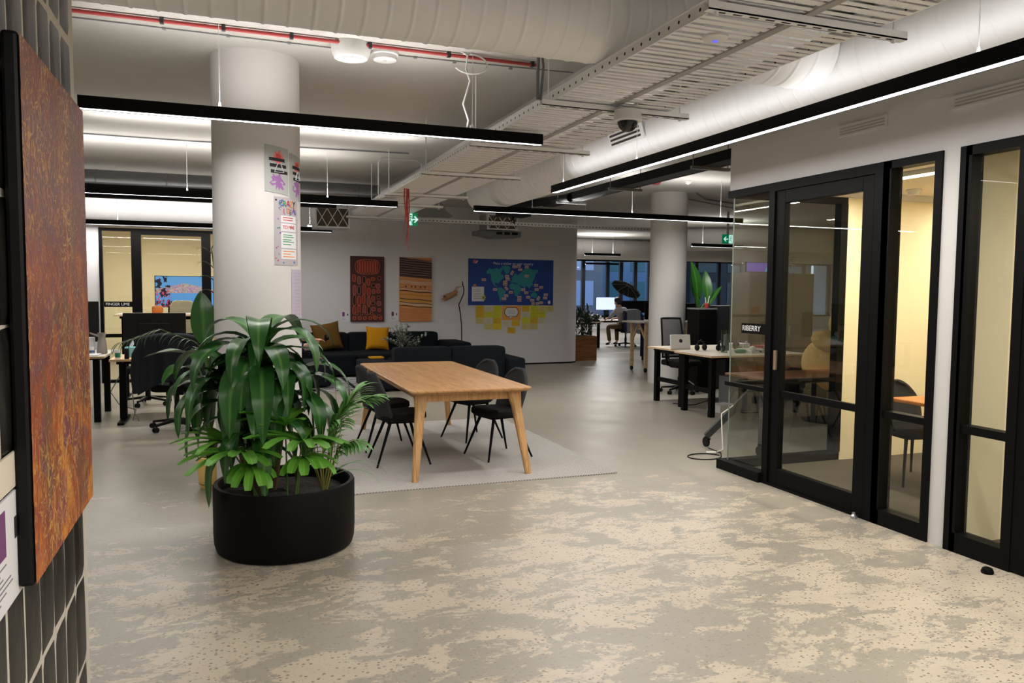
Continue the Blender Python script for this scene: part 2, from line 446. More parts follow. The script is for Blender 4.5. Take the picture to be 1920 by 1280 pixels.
def solid(name, r, g, b, rough=.8, **k): return mat(name, S(r, g, b), rough, **k)
RED = solid('red_enamel', 170, 58, 58, .5)
DKRED = solid('maroon', 110, 30, 34, .6)
EXITG = mat('exit_green', S(0, 132, 84), .4, emit=.5, ecol=S(0, 132, 84))
EXITW = mat('exit_white', S(214, 245, 238), .4, emit=.9, ecol=S(200, 250, 240))
BRASS = solid('brass', 190, 150, 76, .35, metal=.7)
YPOT = mat('yellow_ceramic', S(232, 196, 112), .35)
PBLACK = mat('matt_black_planter', S(11, 10, 10), .55, spec=.12, bump=.03, bscale=200)
PURPLE = solid('purple_ink', 112, 62, 112)
BLUEMAP = solid('map_ocean_blue', 22, 62, 140, .6)
TEAL = solid('map_land_teal', 44, 140, 146, .6)
STICK = solid('sticker_paper', 206, 176, 172, .8)
ORANGEC = solid('orange_card', 226, 160, 72, .8)
INK = solid('black_ink', 30, 28, 30)
LTEXT = solid('white_lettering', 226, 226, 226, .6)
GTEXT = solid('grey_lettering', 120, 120, 126, .8)
PINKR = solid('coral_paper', 216, 112, 104)
VIOLET = solid('violet_paper', 150, 100, 160)
LGREY = solid('pale_grey_paper', 166, 168, 164)
LILAC = solid('pale_lilac_paper', 182, 174, 188)
CYANC = solid('cyan_card', 136, 198, 206)
GREENC = solid('green_plastic', 34, 128, 96, .45)
BOOKR = solid('red_cover', 160, 46, 58, .6)
# ------------------------------------------------------------------ the shell
CZ = 3.32
def sbox(name, dims, m, parent=None, bevel=0.0):
    mb = MB(); mb.box(*dims); o = mb.build(name, m, parent, bevel=bevel)
    if not parent: struct(o)
    return o
def sroot(name):
    o = bpy.data.objects.new(name, None); COL.objects.link(o); return struct(o)

sbox('floor', (-7, 27.5, -3, 31, -.12, 0), CONCRETE)
sbox('ceiling', (-7, 27.5, -3, 31, CZ, CZ + .15), CEIL)
sbox('ceiling_beam', (2.62, 3.3, 5.35, 15.5, 3.2, CZ), W_PAINT)
sbox('wall_front', (-7, 27.5, -3.12, -3, 0, CZ), W_PAINT)
sbox('wall_outer_left', (-7.12, -7, -3, 31, 0, CZ), W_PAINT)
sbox('wall_outer_right', (27.5, 27.62, -3, 31, 0, CZ), W_PAINT)

# tiled stub wall on the left
wl = sbox('wall_left', (-.66, -.53, .4, 3.425, 0, CZ), W_PAINT)
def tile_sheet():
    mb = MB(); ph, pw = .335, .1845
    rng = random.Random(3)
    for r in range(-1, 10):
        z0 = .155 + (r) * ph; z1 = z0 + ph
        if z1 < 0 or z0 > CZ: continue
        for c in range(-2, 15):
            y0 = .50 + c * pw * 1.0 + .06; y1 = y0 + pw
            y1 = min(y1, 3.4)
            if y1 <= max(y0, .42): continue
            y0 = max(y0, .42)
            wob = [rng.uniform(-.003, .003) for _ in range(10)]; ph0 = rng.uniform(0, 6); am = rng.uniform(.001, .004)
            n = 8
            def fn(u, v, y0=y0, y1=y1, z0=z0, z1=z1, wob=wob, ph0=ph0, am=am):
                g = .0007
                a = y0 + g + am * math.sin(ph0 + v * 5) + wob[int(v * 6)] * .25
                b = y1 - g + am * math.sin(ph0 * 1.7 + v * 4.3) * .6
                if b > 3.398: b = 3.4 + .004 * math.sin(ph0 + v * 6)
                zz0 = z0 + g + .0015 + .002 * math.sin(ph0 + u * 3); zz1 = z1 - g + .003 * math.sin(ph0 * 2 + u * 3)
                edge = min(u, 1 - u, v * 1.8, (1 - v) * 1.8)
                x = -.522 - (.006 if edge < .02 else 0) + .003 * math.sin(u * PI) * math.sin(v * PI) + .001 * math.sin(ph0 * 9)
                return (x, a + (b - a) * u, min(max(zz0 + (zz1 - zz0) * v, .001), CZ - .001))
            mb.grid(fn, 6, n, 0)
    return mb
tile_sheet().build('black_tiles', TILE, wl)
g = MB(); g.box(-.5302, -.5265, .4, 3.4, .001, CZ - .001); g.build('grout', GROUT, wl)

# back wall of the lounge, its right end rounded
def ribbon(a, b, z0, z1):
    mb = MB(); k = len(a)
    vs = [(x, y, z0) for x, y in a] + [(x, y, z1) for x, y in a] + [(x, y, z0) for x, y in b] + [(x, y, z1) for x, y in b]
    fs = []
    for i in range(k - 1):
        fs += [(i, i + 1, k + i + 1, k + i), (2 * k + i + 1, 2 * k + i, 3 * k + i, 3 * k + i + 1), (k + i, k + i + 1, 3 * k + i + 1, 3 * k + i), (i + 1, i, 2 * k + i, 2 * k + i + 1)]
    mb.add(vs, fs, 0, False); return mb
sbox('wall_back', (.5, 7.0, 15.65, 15.77, .03, CZ), W_WALL)
arc = lambda r: [(7.0, 16.1 - r)] + [(7.05 + r * math.cos(-PI / 2 + PI / 2 * i / 16), 16.1 + r * math.sin(-PI / 2 + PI / 2 * i / 16)) for i in range(17)] + [(7.05 + r, 16.15)]
o = struct(ribbon(arc(.45), arc(.33), .03, CZ).build('wall_back_corner', W_WALL))
for p_ in o.data.polygons: p_.use_smooth = abs(p_.normal.z) < .3
o.data.set_sharp_from_angle(angle=R(42))
sbox('wall_back_side', (7.38, 7.5, 16.15, 21.5, .03, CZ), W_WALL)
struct(ribbon([(.5, 15.644)] + arc(.456) + [(7.506, 21.5)], [(.5, 15.76)] + arc(.34) + [(7.39, 21.5)], 0, .03).build('baseboard_back', BLACKM))

# columns
def column(name, x, y, r):
    mb = MB(); mb.lathe([(r, 0), (r, CZ)], 64, (x, y, 0)); return struct(mb.build(name, W_PAINT))
CAx, CAy, CAr = .245, 6.285, .32
column('column', CAx, CAy, CAr); column('column', 7.34, 11.88, .319); 

# ------------------------------------------------------------------ right-hand meeting rooms
XP = 4.25
wr = sbox('wall_right', (XP, XP + .12, -3, 5.87, 2.5, CZ), W_WALL)
sbox('wall_return', (XP + .12, 8.2, 5.75, 5.87, 2.5, CZ), W_WALL)
sbox('wall_divider', (XP - .005, XP + .12, 3.54, 3.665, 0, 2.5), W_PAINT)
sbox('wall_divider_cream', (XP + .12, 8.2, 3.54, 3.665, 0, 2.56), CREAM)
sbox('wall_room_cream', (5.52, 8.2, 5.79, 5.87, 0, 2.5), CREAM)
sbox('wall_room_end', (8.2, 8.3, -3, 5.87, 0, CZ), CREAM)
sbox('ceiling_room', (XP + .12, 8.2, -3, 5.75, 2.56, 2.6), CREAMC)
sbox('floor_room', (XP + .1, 8.2, -3, 5.84, 0, .006), CARPET)

def yframe(mb, y0, y1, z0, z1, w, d0=XP - .02, d1=XP + .06, rail=None, rw=.05, bot=None):
    bot = bot or w
    mb.box(d0, d1, y0, y0 + w, z0, z1); mb.box(d0, d1, y1 - w, y1, z0, z1)
    mb.box(d0, d1, y0 + w, y1 - w, z1 - w, z1); mb.box(d0, d1, y0 + w, y1 - w, z0, z0 + bot)
    if rail: mb.box(d0 + .01, d1 - .01, y0 + w, y1 - w, rail - rw / 2, rail + rw / 2)
def ypane(name, y0, y1, z0, z1, parent, x=XP + .02):
    mb = MB(); mb.add([(x, y0, z0), (x, y1, z0), (x, y1, z1), (x, y0, z1)], [(0, 1, 2, 3)]); return mb.build(name, GLASS, parent)

w1 = sroot('window_1')          # glass corner of the near meeting room
mb = MB(); mb.box(XP - .02, XP + .08, 5.31, 5.87, 2.44, 2.5); mb.box(XP + .08, 5.52, 5.79, 5.87, 2.44, 2.5)
mb.build('head_frame', BLACKM, w1)
mb = MB(); mb.box(XP - .05, XP + .06, 5.31, 5.9, 0, .085); mb.box(XP + .06, 5.52, 5.8, 5.9, 0, .085); mb.build('plinth', BLACKM, w1)
mb = MB(); mb.box(XP - .005, XP + .045, 5.31, 5.87, .765, .8); mb.box(XP + .04, 5.45, 5.8, 5.85, .765, .8); mb.build('glazing_rail', BLACKM, w1)
mb = MB(); mb.box(5.44, 5.52, 5.785, 5.87, .085, 2.44); mb.build('post', BLACKM, w1)
ypane('pane', 5.31, 5.83, .085, 2.44, w1)
mb = MB(); mb.add([(XP + .02, 5.83, .085), (5.44, 5.83, .085), (5.44, 5.83, 2.44), (XP + .02, 5.83, 2.44)], [(0, 1, 2, 3)]); mb.build('pane', GLASS, w1)
mb = MB(); mb.box(XP + .016, XP + .024, 5.826, 5.834, .085, 2.44); mb.build('glass_edge', mat('glass_edge', S(112, 122, 116), .3), w1)

d1 = sroot('door_1')
mb = MB(); yframe(mb, 4.13, 5.31, 0, 2.5, .07, XP - .02, XP + .08, None, bot=.02); mb.build('door_frame', BLACKM, d1)
mb = MB(); yframe(mb, 4.215, 5.235, .015, 2.43, .105, XP - .005, XP + .05, .775, .055, bot=.14); mb.build('door_leaf', BLACKM, d1, bevel=.004)
ypane('pane', 4.32, 5.13, .15, .75, d1); ypane('pane', 4.32, 5.13, .8, 2.33, d1)
mb = MB(); mb.box(XP - .03, XP - .005, 5.165, 5.19, .97, 1.13); hn = mb.build('door_handle', mat('warm_steel', S(190, 170, 140), .3, metal=.8), d1, bevel=.004)
mb = MB(); mb.lathe([(0, 0), (.022, 0), (.022, .02), (.012, .03), (.012, .045), (0, .047)], 16, (XP - .06, 4.235, 0)); one('door_stop', mb, STEEL, 'small steel door stop on the floor at the foot of the glass door', 'door stop')

w2 = sroot('window_2')
mb = MB(); yframe(mb, 3.665, 4.13, 0, 2.5, .055, XP - .02, XP + .08, .775, .045, bot=.11); mb.box(XP - .02, XP + .08, 4.06, 4.13, 0, 2.5); mb.build('window_frame', BLACKM, w2)
ypane('pane', 3.72, 4.06, .11, .755, w2); ypane('pane', 3.72, 4.06, .8, 2.445, w2)
w3 = sroot('window_3')
mb = MB(); yframe(mb, 3.1, 3.54, 0, 2.5, .06, XP - .02, XP + .08, .775, .05, bot=.12); mb.box(XP - .02, XP + .08, 3.46, 3.5, 0, 2.5); mb.build('window_frame', BLACKM, w3)
ypane('pane', 3.2, 3.46, .12, .755, w3); ypane('pane', 3.2, 3.46, .8, 2.44, w3)
d2 = sroot('door_2')
mb = MB(); yframe(mb, 2.0, 3.1, .01, 2.5, .11, XP - .015, XP + .06, .775, .055, bot=.14); mb.build('door_leaf', BLACKM, d2)
ypane('pane', 2.11, 2.99, .15, .75, d2); ypane('pane', 2.11, 2.99, .8, 2.4, d2)
sbox('wall_right_near', (XP, XP + .12, -3, 2.0, 0, 2.5), W_WALL)
mb = MB(); mb.lathe([(0, 0), (.032, 0), (.034, .012), (.026, .03), (.012, .036), (0, .036)], 20, (4.1, 3.13, 0)); one('door_stop', mb, BLACKM, 'round black rubber door stop on the floor at the right edge', 'door stop')

def name_strip(label, string, mtx, w, h, size, pad):
    t = thing('name_sign', label, 'sign')
    mb = MB(); mb.obox(mtx @ Matrix.Translation((w / 2, 0, .002)), w, h, .004); mb.build('sign_strip', BLACKM, t)
    words_text('lettering', string, size, LTEXT, mtx @ Matrix.Translation((pad, 0, .0045)), t)
    return t
name_strip('black strip sign reading RIBERRY on the glass corner pane', 'RIBERRY', frame((XP + .012, 5.665, 1.292), (0, -1, 0), (0, 0, 1)), .345, .088, .066, .012)

# room 1 inside
def strip_light(name, label, x, y0, y1, z, m=LEDW):
    t = thing(name, label, 'light', (x, y0, z))
    mb = MB(); mb.box(-.03, .03, 0, y1 - y0, .012, .05); mb.build('housing', WHITEP, t)
    mb = MB(); mb.box(-.027, .027, .005, y1 - y0 - .005, 0, .012); mb.build('diffuser', m, t)
    return t
strip_light('ceiling_strip_light', 'warm strip light on the ceiling of the meeting room behind the glass door', 5.06, 4.1, 5.5, 2.51)
strip_light('ceiling_strip_light', 'warm strip light on the ceiling of the meeting room at the right edge', 5.6, 1.2, 3.0, 2.51)
def detector(name, label, x, y, z, r=.06, h=.045, m=WHITEP, cat='smoke detector'):
    mb = MB(); mb.lathe([(r, 0), (r, -h * .35), (r * .8, -h * .45), (r * .72, -h), (r * .3, -h * 1.05), (0, -h * 1.05)], 24)
    mb.lathe([(r * .25, -h * 1.04), (r * .22, -h * 1.35), (0, -h * 1.38)], 12)
    return one(name, mb, m, label, cat, (x, y, z))
detector('smoke_detector', 'small white smoke detector on the ceiling inside the meeting room', 5.95, 5.45, 2.56, .065, .05)

# ------------------------------------------------------------------ left-hand meeting room
YM = 14.4
sbox('wall_meeting_left_top', (-7, .5, YM, YM + .12, 2.6, CZ), W_WALL)
sbox('wall_meeting_left', (-7, -1.93, YM, YM + .12, 0, 2.6), W_WALL)
sbox('wall_meeting_right', (.5, .62, YM, 21, 0, CZ), W_WALL)
sbox('wall_meeting_rear', (-7, .5, 18.4, 18.5, 0, CZ), CREAM)
sbox('ceiling_meeting', (-7, .5, YM + .12, 18.4, 2.9, 2.95), CREAMC)
w4 = sroot('window_4')
mb = MB()
def xframe(mb, x0, x1, z0, z1, w, y0=YM - .02, y1=YM + .07, rail=None):
    mb.box(x0, x0 + w, y0, y1, z0, z1); mb.box(x1 - w, x1, y0, y1, z0, z1); mb.box(x0 + w, x1 - w, y0, y1, z1 - w, z1); mb.box(x0 + w, x1 - w, y0, y1, z0, z0 + w)
    if rail: mb.box(x0 + w, x1 - w, y0 + .01, y1 - .01, rail - .03, rail + .03)
xframe(mb, -1.93, -1.4, 0, 2.58, .05, rail=.79); mb.build('window_frame', BLACKM, w4)
mb = MB(); mb.add([(-1.9, YM + .02, .05), (-1.43, YM + .02, .05), (-1.43, YM + .02, 2.53), (-1.9, YM + .02, 2.53)], [(0, 1, 2, 3)]); mb.build('pane', GLASS, w4)
d3 = sroot('door_3')
mb = MB(); xframe(mb, -1.4, -.26, 0, 2.58, .1, rail=.79); mb.build('door_leaf', BLACKM, d3)
mb = MB(); mb.add([(-1.3, YM + .02, .1), (-.36, YM + .02, .1), (-.36, YM + .02, 2.48), (-1.3, YM + .02, 2.48)], [(0, 1, 2, 3)]); mb.build('pane', GLASS, d3)
w5 = sroot('window_5')
mb = MB(); xframe(mb, -.26, .5, 0, 2.58, .05, rail=.79); mb.build('window_frame', BLACKM, w5)
mb = MB(); mb.add([(-.2, YM + .02, .05), (.45, YM + .02, .05), (.45, YM + .02, 2.53), (-.2, YM + .02, 2.53)], [(0, 1, 2, 3)]); mb.build('pane', GLASS, w5)
name_strip('black strip sign reading FINGER LIME on the far left glass', 'FINGER LIME', frame((-1.87, YM - .002, 1.315), (1, 0, 0), (0, 0, 1)), .43, .09, .064, .02)

# ------------------------------------------------------------------ far window wall
YW = 29.8
wf = sroot('window_6')
sbox('wall_far_low', (7.5, 27.5, YW, YW + .12, 0, .5), W_WALL)
sbox('wall_far_head', (7.5, 27.5, YW, YW + .12, 3.0, CZ), W_WALL)
sbox('wall_far_left', (-7, 7.5, YW, YW + .12, 0, CZ), W_WALL)
DKFRAME = mat('window_frame_blue_black', S(16, 22, 34), .4)
mb = MB()
for x in [7.5, 10, 12, 13.2, 14.2, 15.35, 16.0, 16.7, 17.4, 18.6, 19.8, 21, 22.2, 23.4, 24.6, 25.8, 27.3]:
    mb.box(x, x + .16, YW - .04, YW + .08, .5, 3.0)
mb.box(7.5, 27.5, YW - .04, YW + .08, .5, .58); mb.box(7.5, 27.5, YW - .04, YW + .08, 2.92, 3.0)
mb.build('window_frame', DKFRAME, wf)
mb = MB(); mb.add([(7.5, YW + .04, .55), (27.5, YW + .04, .55), (27.5, YW + .04, 2.95), (7.5, YW + .04, 2.95)], [(0, 1, 2, 3)]); mb.build('pane', WGLASS, wf)
# outside
def far_building(label, x, y, w, h, d, m, rows, cols, mw):
    t = thing('building', label, 'building', (x, y, -4))
    mb = MB(); mb.box(0, w, 0, d, 0, h + 4); mb.build('wall', m, t)
    for r in range(rows):
        for c in range(cols):
            mb = MB(); x0 = .5 + c * (w - .6) / cols; z0 = 2.8 + r * 2.0
            mb.box(x0, x0 + (w - .6) / cols - .5, -.04, .02, z0, z0 + 1.4); mb.build('window', mw, t)
bw = mat('blue_facade_panel', S(92, 126, 164), .6); tw = mat('teal_glazing', S(52, 108, 122), .3); gc = mat('grey_facade', S(120, 128, 138), .8); pw_ = mat('pale_cladding', S(176, 194, 226), .6)
far_building('grey concrete building outside the far windows, leftmost', 15, 40, 5.4, 12, 4, gc, 4, 2, pw_)
far_building('pale blue building with teal glazing outside the far windows', 20.8, 41, 5.0, 12, 4, bw, 5, 3, tw)
far_building('dark grey building outside the far windows, rightmost', 26.3, 40, 9.0, 10, 4, mat('dark_facade', S(34, 42, 48), .8), 3, 4, mat('dark_glazing', S(30, 56, 60), .3))
sbox('ground', (-20, 60, 30, 60, -4.2, -4), gc)

# slim metal strip let into the far floor
sbox('trim_1', (7.52, 12.0, 17.95, 18.05, 0, .004), mat('pale_floor_strip', S(206, 202, 196), .5))
# ------------------------------------------------------------------ light bars
def area(x, y, z, sx, sy, power, up=False, col=(1, .97, .94), spread=180):
    l = bpy.data.lights.new('lamp', 'AREA'); l.shape = 'RECTANGLE'; l.size = sx; l.size_y = sy; l.energy = power; l.color = col; l.spread = R(spread)
    o = bpy.data.objects.new('lamp', l); COL.objects.link(o); o.location = (x, y, z)
    if up: o.rotation_euler[0] = PI
    return o
def light_bar(label, x0, y0, L, z, axis, power, wires=(), up=0.0, ur=(.02, .98), w=.062, h=.078, lit=True, wtop=CZ, sp=180):
    """suspended linear light; (x0, y0) is one end, z the underside"""
    t = thing('linear_light', label, 'light', (x0, y0, z), 0, 'suspended linear lights')
    def bx(mb, a, b, p, q, z0, z1, m=0):
        (mb.box(a, b, p, q, z0, z1, m) if axis == 'x' else mb.box(p, q, a, b, z0, z1, m))
    mb = MB(); bx(mb, 0, L, -w / 2, w / 2, .012, h); bx(mb, 0, L, -w / 2, -w / 2 + .006, 0, .012); bx(mb, 0, L, w / 2 - .006, w / 2, 0, .012)
    mb.build('housing', BLACKM, t)
    mb = MB(); bx(mb, .006, L - .006, -w / 2 + .007, w / 2 - .007, .002, .012); mb.build('diffuser', LED, t)
    for s in wires:
        p = (s, 0) if axis == 'x' else (0, s)
        mb = MB(); mb.tube([(p[0], p[1], h + .03), (p[0], p[1], wtop - z)], .0028, 6); mb.tube([(p[0], p[1], h - .002), (p[0], p[1], h + .035)], [.011, .006], 10)
        mb.build('suspension_wire', WHITEM, t)
    cx, cy = (x0 + L / 2, y0) if axis == 'x' else (x0, y0 + L / 2)
    if lit and power:
        area(cx, cy, z - .012, L - .05 if axis == 'x' else .05, .05 if axis == 'x' else L - .05, power, spread=sp)
    if up:
        um, ul = L * (ur[0] + ur[1]) / 2, L * (ur[1] - ur[0])
        area(x0 + um if axis == 'x' else x0, y0 if axis == 'x' else y0 + um, z + h + .01, ul if axis == 'x' else .05, .05 if axis == 'x' else ul, up, True)
    return t
PW = 13.0   # watts per metre
light_bar('long black linear light across the upper left, in front of the big round column', -.83, 5.5, 3.1, 2.70, 'x', 3.1 * PW * .75, (.82, 2.55), up=14, ur=(.02, .8), sp=160)
light_bar('long black linear light running back along the right side above the glass rooms', 3.37, -.6, 8.4, 2.66, 'y', 8.4 * PW * 1.1, (3.35, 6.6, 8.15), up=11, w=.07)
light_bar('black linear light on the left, second row behind the big column', -2.6, 10.15, 4.75, 2.68, 'x', 4.75 * PW * 1.2, (2.2, 3.85), up=36, ur=(.02, .85))
light_bar('black linear light in the middle, hung level above the blue map and the slim column', 3.22, 10.2, 4.4, 2.68, 'x', 4.4 * PW * 1.3, (.86, 2.45, 4.0), up=24, ur=(.25, .98))
light_bar('black linear light at the far left close to the FINGER LIME room, third row', -2.6, 14.02, 4.4, 2.6, 'x', 4.4 * PW * 1.2, (1.0, 3.85), up=42)
light_bar('short black linear light to the right of the slim column, below the exit sign', 10.4, 15.8, 1.45, 2.68, 'x', 1.45 * PW * 3, (.3,), up=30)
light_bar('short black linear light at the far end, nearest of those left of the slim column', 10.2, 21.2, 1.2, 2.68, 'x', 1.2 * PW * 5, (.25, .95), up=40)
light_bar('long thin black linear light at the far end in front of the windows', 11.7, 25.2, 3.1, 2.68, 'x', 3.1 * PW * 3, (.5, 1.6, 3.0), up=60)
light_bar('black linear light at the far end, lowest in view against the windows', 13.6, 28.2, 1.5, 2.68, 'x', 1.5 * PW * 2, (.3,))
light_bar('thin black linear light at the far right in front of the dark windows', 19.0, 26.0, 3.4, 2.68, 'x', 3.4 * PW * 2, (.5, 2.5), up=40)

# ------------------------------------------------------------------ spiral ducts
def ringed(pts, r, pitch, rid=.004, n=40):
    """straight spiral duct from pts[0] to pts[-1] with a small raised seam every pitch metres"""
    a = Vector(pts[0]); b = Vector(pts[-1]); L = (b - a).length; d = (b - a) / L
    out = [a]; rs = [r]; q = pitch * .5
    while q < L - .02:
        for o_, rr in ((-.02, 0), (-.01, 0), (-.004, rid), (.004, rid), (.01, 0), (.02, 0)): out.append(a + d * (q + o_)); rs.append(r + rr)
        q += pitch
    out.append(b); rs.append(r)
    mb = MB(); mb.tube(out, rs, n); return mb
DUCT = mat('painted_spiral_duct', S(240, 241, 243), .5, bump=.04, bscale=20)
DY, DZ, DR = 3.943, 3.09, .225
one('spiral_duct', ringed([(-3.2, DY, DZ), (3.44, DY, DZ)], DR, .115), DUCT, 'large white spiral air duct crossing the ceiling above the cable tray, from side to side', 'air duct', group='air ducts')
pts = [(3.71, -2.2, 3.045), (3.71, 11.2, 3.045)]
mbd = ringed(pts, .265, .14)
# domed end
mbd.ell((3.71, 11.2, 3.045), (.265, .42, .265), 40, 16)
one('spiral_duct', mbd, DUCT, 'long white spiral air duct running back above the right-hand light bar', 'air duct', group='air ducts')
one('air_duct', ringed([(-3, 12.3, 3.08), (2.3, 12.3, 3.08)], .16, .9, .006), STEEL, 'shiny silver metal duct on the ceiling behind the big column', 'air duct')
mb = MB(); mb.tube([(-3, 11.8, 2.93), (2.35, 11.8, 2.93)], .055, 14); mb.tube([(-3, 11.95, 2.84), (1.6, 11.95, 2.84)], .03, 10)
one('insulated_pipe', mb, BLACKP, 'black insulated pipes hanging below the shiny silver duct', 'pipe')
one('air_duct', ringed([(8.8, 23.2, 2.98), (21, 22.0, 2.98)], .34, 1.4, .006), W_PAINT, 'wide white duct near the far windows', 'air duct')
mb = MB(); mb.tube([(11.5, 17.9, 3.0), (13.2, 16.9, 3.0), (15.5, 16.5, 3.0)], .3, 24); one('air_duct', mb, W_PAINT, 'wide white duct above the exit sign at the far right', 'air duct')
# dark services tray beside the right duct
t = thing('cable_ladder', 'dark pipes and cable ladder on the ceiling behind the right-hand light bar', 'cable ladder', (4.66, 6.0, 2.88))
mb = MB(); mb.box(-.09, .09, 0, 5.0, 0, .1); mb.tube([(.14, .1, .05), (.14, 4.6, .05)], .05, 12); mb.tube([(-.09, 4.0, .03), (-.3, 5.3, .05), (-.7, 6.0, .05)], .06, 12)
mb.tube([(.05, .05, .05), (.12, -.15, .1), (.35, -.22, .12), (.8, -.2, .12)], .055, 12); mb.build('dark_pipe', BLACKP, t)
for y in (.8, 2.6, 4.2):
    mb = MB(); mb.box(-.2, .26, y, y + .04, -.03, 0); mb.tube([(-.18, y + .02, 0), (-.18, y + .02, CZ - 2.88)], .005, 6); mb.tube([(.24, y + .02, 0), (.24, y + .02, CZ - 2.88)], .005, 6); mb.build('hanger', ZINC, t)
mb = MB(); mb.box(0, .5, 0, .4, 0, .22); mb.tube([(.2, .1, 0), (.22, .05, -.12), (.1, .0, -.1), (.2, 0, -.04)], .012, 6)
one('duct_box', mb, BLACKP, 'black box of services on the ceiling above the lounge wall', 'service box', (4.4, 12.3, 2.86))

# ------------------------------------------------------------------ perforated cable tray
TZ = 2.80; TX0, TX1 = 1.97, 2.785
t = thing('cable_tray', 'long white perforated cable tray running back under the ceiling', 'cable tray', (0, 0, 0))
TY0, TY1 = .5, 13.1
xm = (TX0 + TX1) / 2
def rail(x):
    mb = MB(); mb.box(x - .004, x + .004, TY0, TY1, TZ, TZ + .057)
    mb.box(x - .014, x + .014, TY0, TY1, TZ + .054, TZ + .06)
    y = TY0
    while y < 9:
        for s in (-1, 1):
            c = [(x + s * .0046, y + .02 * math.cos(a) * .45, TZ + .03 + .009 * math.sin(a)) for a in [2 * PI * i / 8 for i in range(8)]]
            mb.add(c, [tuple(range(8))], 1)
        y += .085
    return mb
rail(TX0).build('side_rail', [WHITEM, HOLE], t); rail(TX1).build('side_rail', [WHITEM, HOLE], t)
mb = MB(); mb.box(xm - .022, xm + .022, TY0, TY1, TZ - .008, TZ + .012); mb.build('center_rib', mat('rib_grey', S(168, 166, 164), .4, metal=.2), t)
def panel(xa, xb):
    mb = MB(); y = TY0; p = .118
    while y < TY1 - p:
        if y < 7.5:
            a = y + .012
            mb.box(xa, xb, a, a + .034, TZ, TZ + .003)
            mb.box(xa, xb, a + .046, a + .072, TZ + .012, TZ + .015)
            # row of slots: bridges between the two strips
            n = 13
            for i in range(n + 1):
                x = xa + (xb - xa) * i / n; mb.box(x - .009 if i else x, x + .009 if i < n else x, a + .034, a + .046, TZ + .003, TZ + .006)
            mb.box(xa, xb, a + .072, a + .1, TZ, TZ + .003)
            mb.box(xa, xb, a + .1, a + .118, TZ + .016, TZ + .018, 1) if xb - xa < 0 else None
        else:
            mb.box(xa, xb, y + .008, y + p, TZ, TZ + .003)
        y += p
    return mb
panel(TX0 + .004, xm - .02).build('perforated_panel', [WHITEM, HOLE], t, fix=False); panel(xm + .02, TX1 - .004).build('perforated_panel', [WHITEM, HOLE], t, fix=False)
names = ['nearest the viewer at the top right', 'second from the viewer, the dome camera beside it', 'third from the viewer, behind the nearest light bar', 'fourth from the viewer', 'third from the far end', 'second from the far end', 'at the far end over the lounge wall']
for y, nm in zip((2.78, 4.55, 6.05, 7.69, 9.56, 10.76, 12.8), names):
    s = thing('support_strut', 'white channel strut under the cable tray, ' + nm, 'strut', (1.87, y, TZ - .045), 0, 'struts under the cable tray')
    mb = MB(); L = 1.065; mb.box(0, L, -.022, .022, 0, .006); mb.box(0, L, -.022, -.018, 0, .036); mb.box(0, L, .018, .022, 0, .036)
    if y < 9:
        for i in range(12): mb.box(.05 + i * .083, .095 + i * .083, -.006, .006, -.0008, .0002, 1)
    mb.build('channel', [WHITEM, HOLE], s)
    for x in (.05, L - .06):
        mb = MB(); mb.tube([(x, 0, -.015), (x, 0, CZ - TZ + .045)], .005, 8); mb.cyl((x, 0, -.012), (x, 0, 0), .012, n=6); mb.build('threaded_rod', WHITEM, s)
t = thing('cable_tray', 'slim white perforated tray running across above the back wall', 'cable tray', (2.2, 13.5, 2.79))
mb = MB(); mb.box(0, 6.4, -.02, .02, 0, .006); mb.box(0, 6.4, -.02, -.016, 0, .075)
for i in range(90): mb.box(.1 + i * .07, .125 + i * .07, -.0215, -.0198, .03, .045, 1)
mb.build('channel', [WHITEM, HOLE], t)
for x in (.3, 2.3, 4.3, 6.2):
    mb = MB(); mb.tube([(x, .01, .07), (x, .01, CZ - 2.79)], .004, 6); mb.build('threaded_rod', WHITEM, t)

# ------------------------------------------------------------------ pipes, cables and devices on the ceiling
t = thing('sprinkler_pipe', 'thin red pipe clipped along the ceiling in front of the big column', 'pipe', (0, 5.53, CZ - .022))
mb = MB(); mb.tube([(-1.2, 0, 0), (2.25, 0, 0)], .013, 10); mb.build('pipe', RED, t)
for x in (-.35, .02, .45, .98, 1.55, 2.2):
    mb = MB(); mb.box(x - .012, x + .012, -.018, .018, -.016, .022); mb.build('clip', DGREY, t)
mb = MB(); mb.tube([(-1.2, 5.72, CZ - .006), (.9, 5.74, CZ - .006), (1.6, 5.72, CZ - .006), (2.6, 5.66, CZ - .006)], .004, 6)
for x in (-.35, .05, .45, 1.35, 1.65, 2.1): mb.box(x - .012, x + .012, 5.72, 5.745, CZ - .014, CZ - .0005)
one('ceiling_cable', mb, GREY, 'thin grey cable clipped along the ceiling behind the red pipe', 'cable')
mb = MB(); mb.lathe([(.14, 0), (.135, -.06), (.115, -.1), (.1, -.105), (0, -.1)], 32); mb.lathe([(.07, -.104), (.07, -.108), (0, -.108)], 24)
one('ceiling_speaker', mb, WHITEP, 'round white speaker on the ceiling against the red pipe', 'speaker', (.86, 5.62, CZ - .0))
mb = MB(); mb.lathe([(.1, 0), (.1, -.02), (.085, -.025), (.085, -.055), (.07, -.06), (0, -.06)], 32); mb.lathe([(.012, -.058), (.012, -.066), (0, -.066)], 10)
one('smoke_detector', mb, WHITEP, 'flat round white detector on the ceiling right beside the white speaker', 'smoke detector', (1.12, 5.72, CZ))
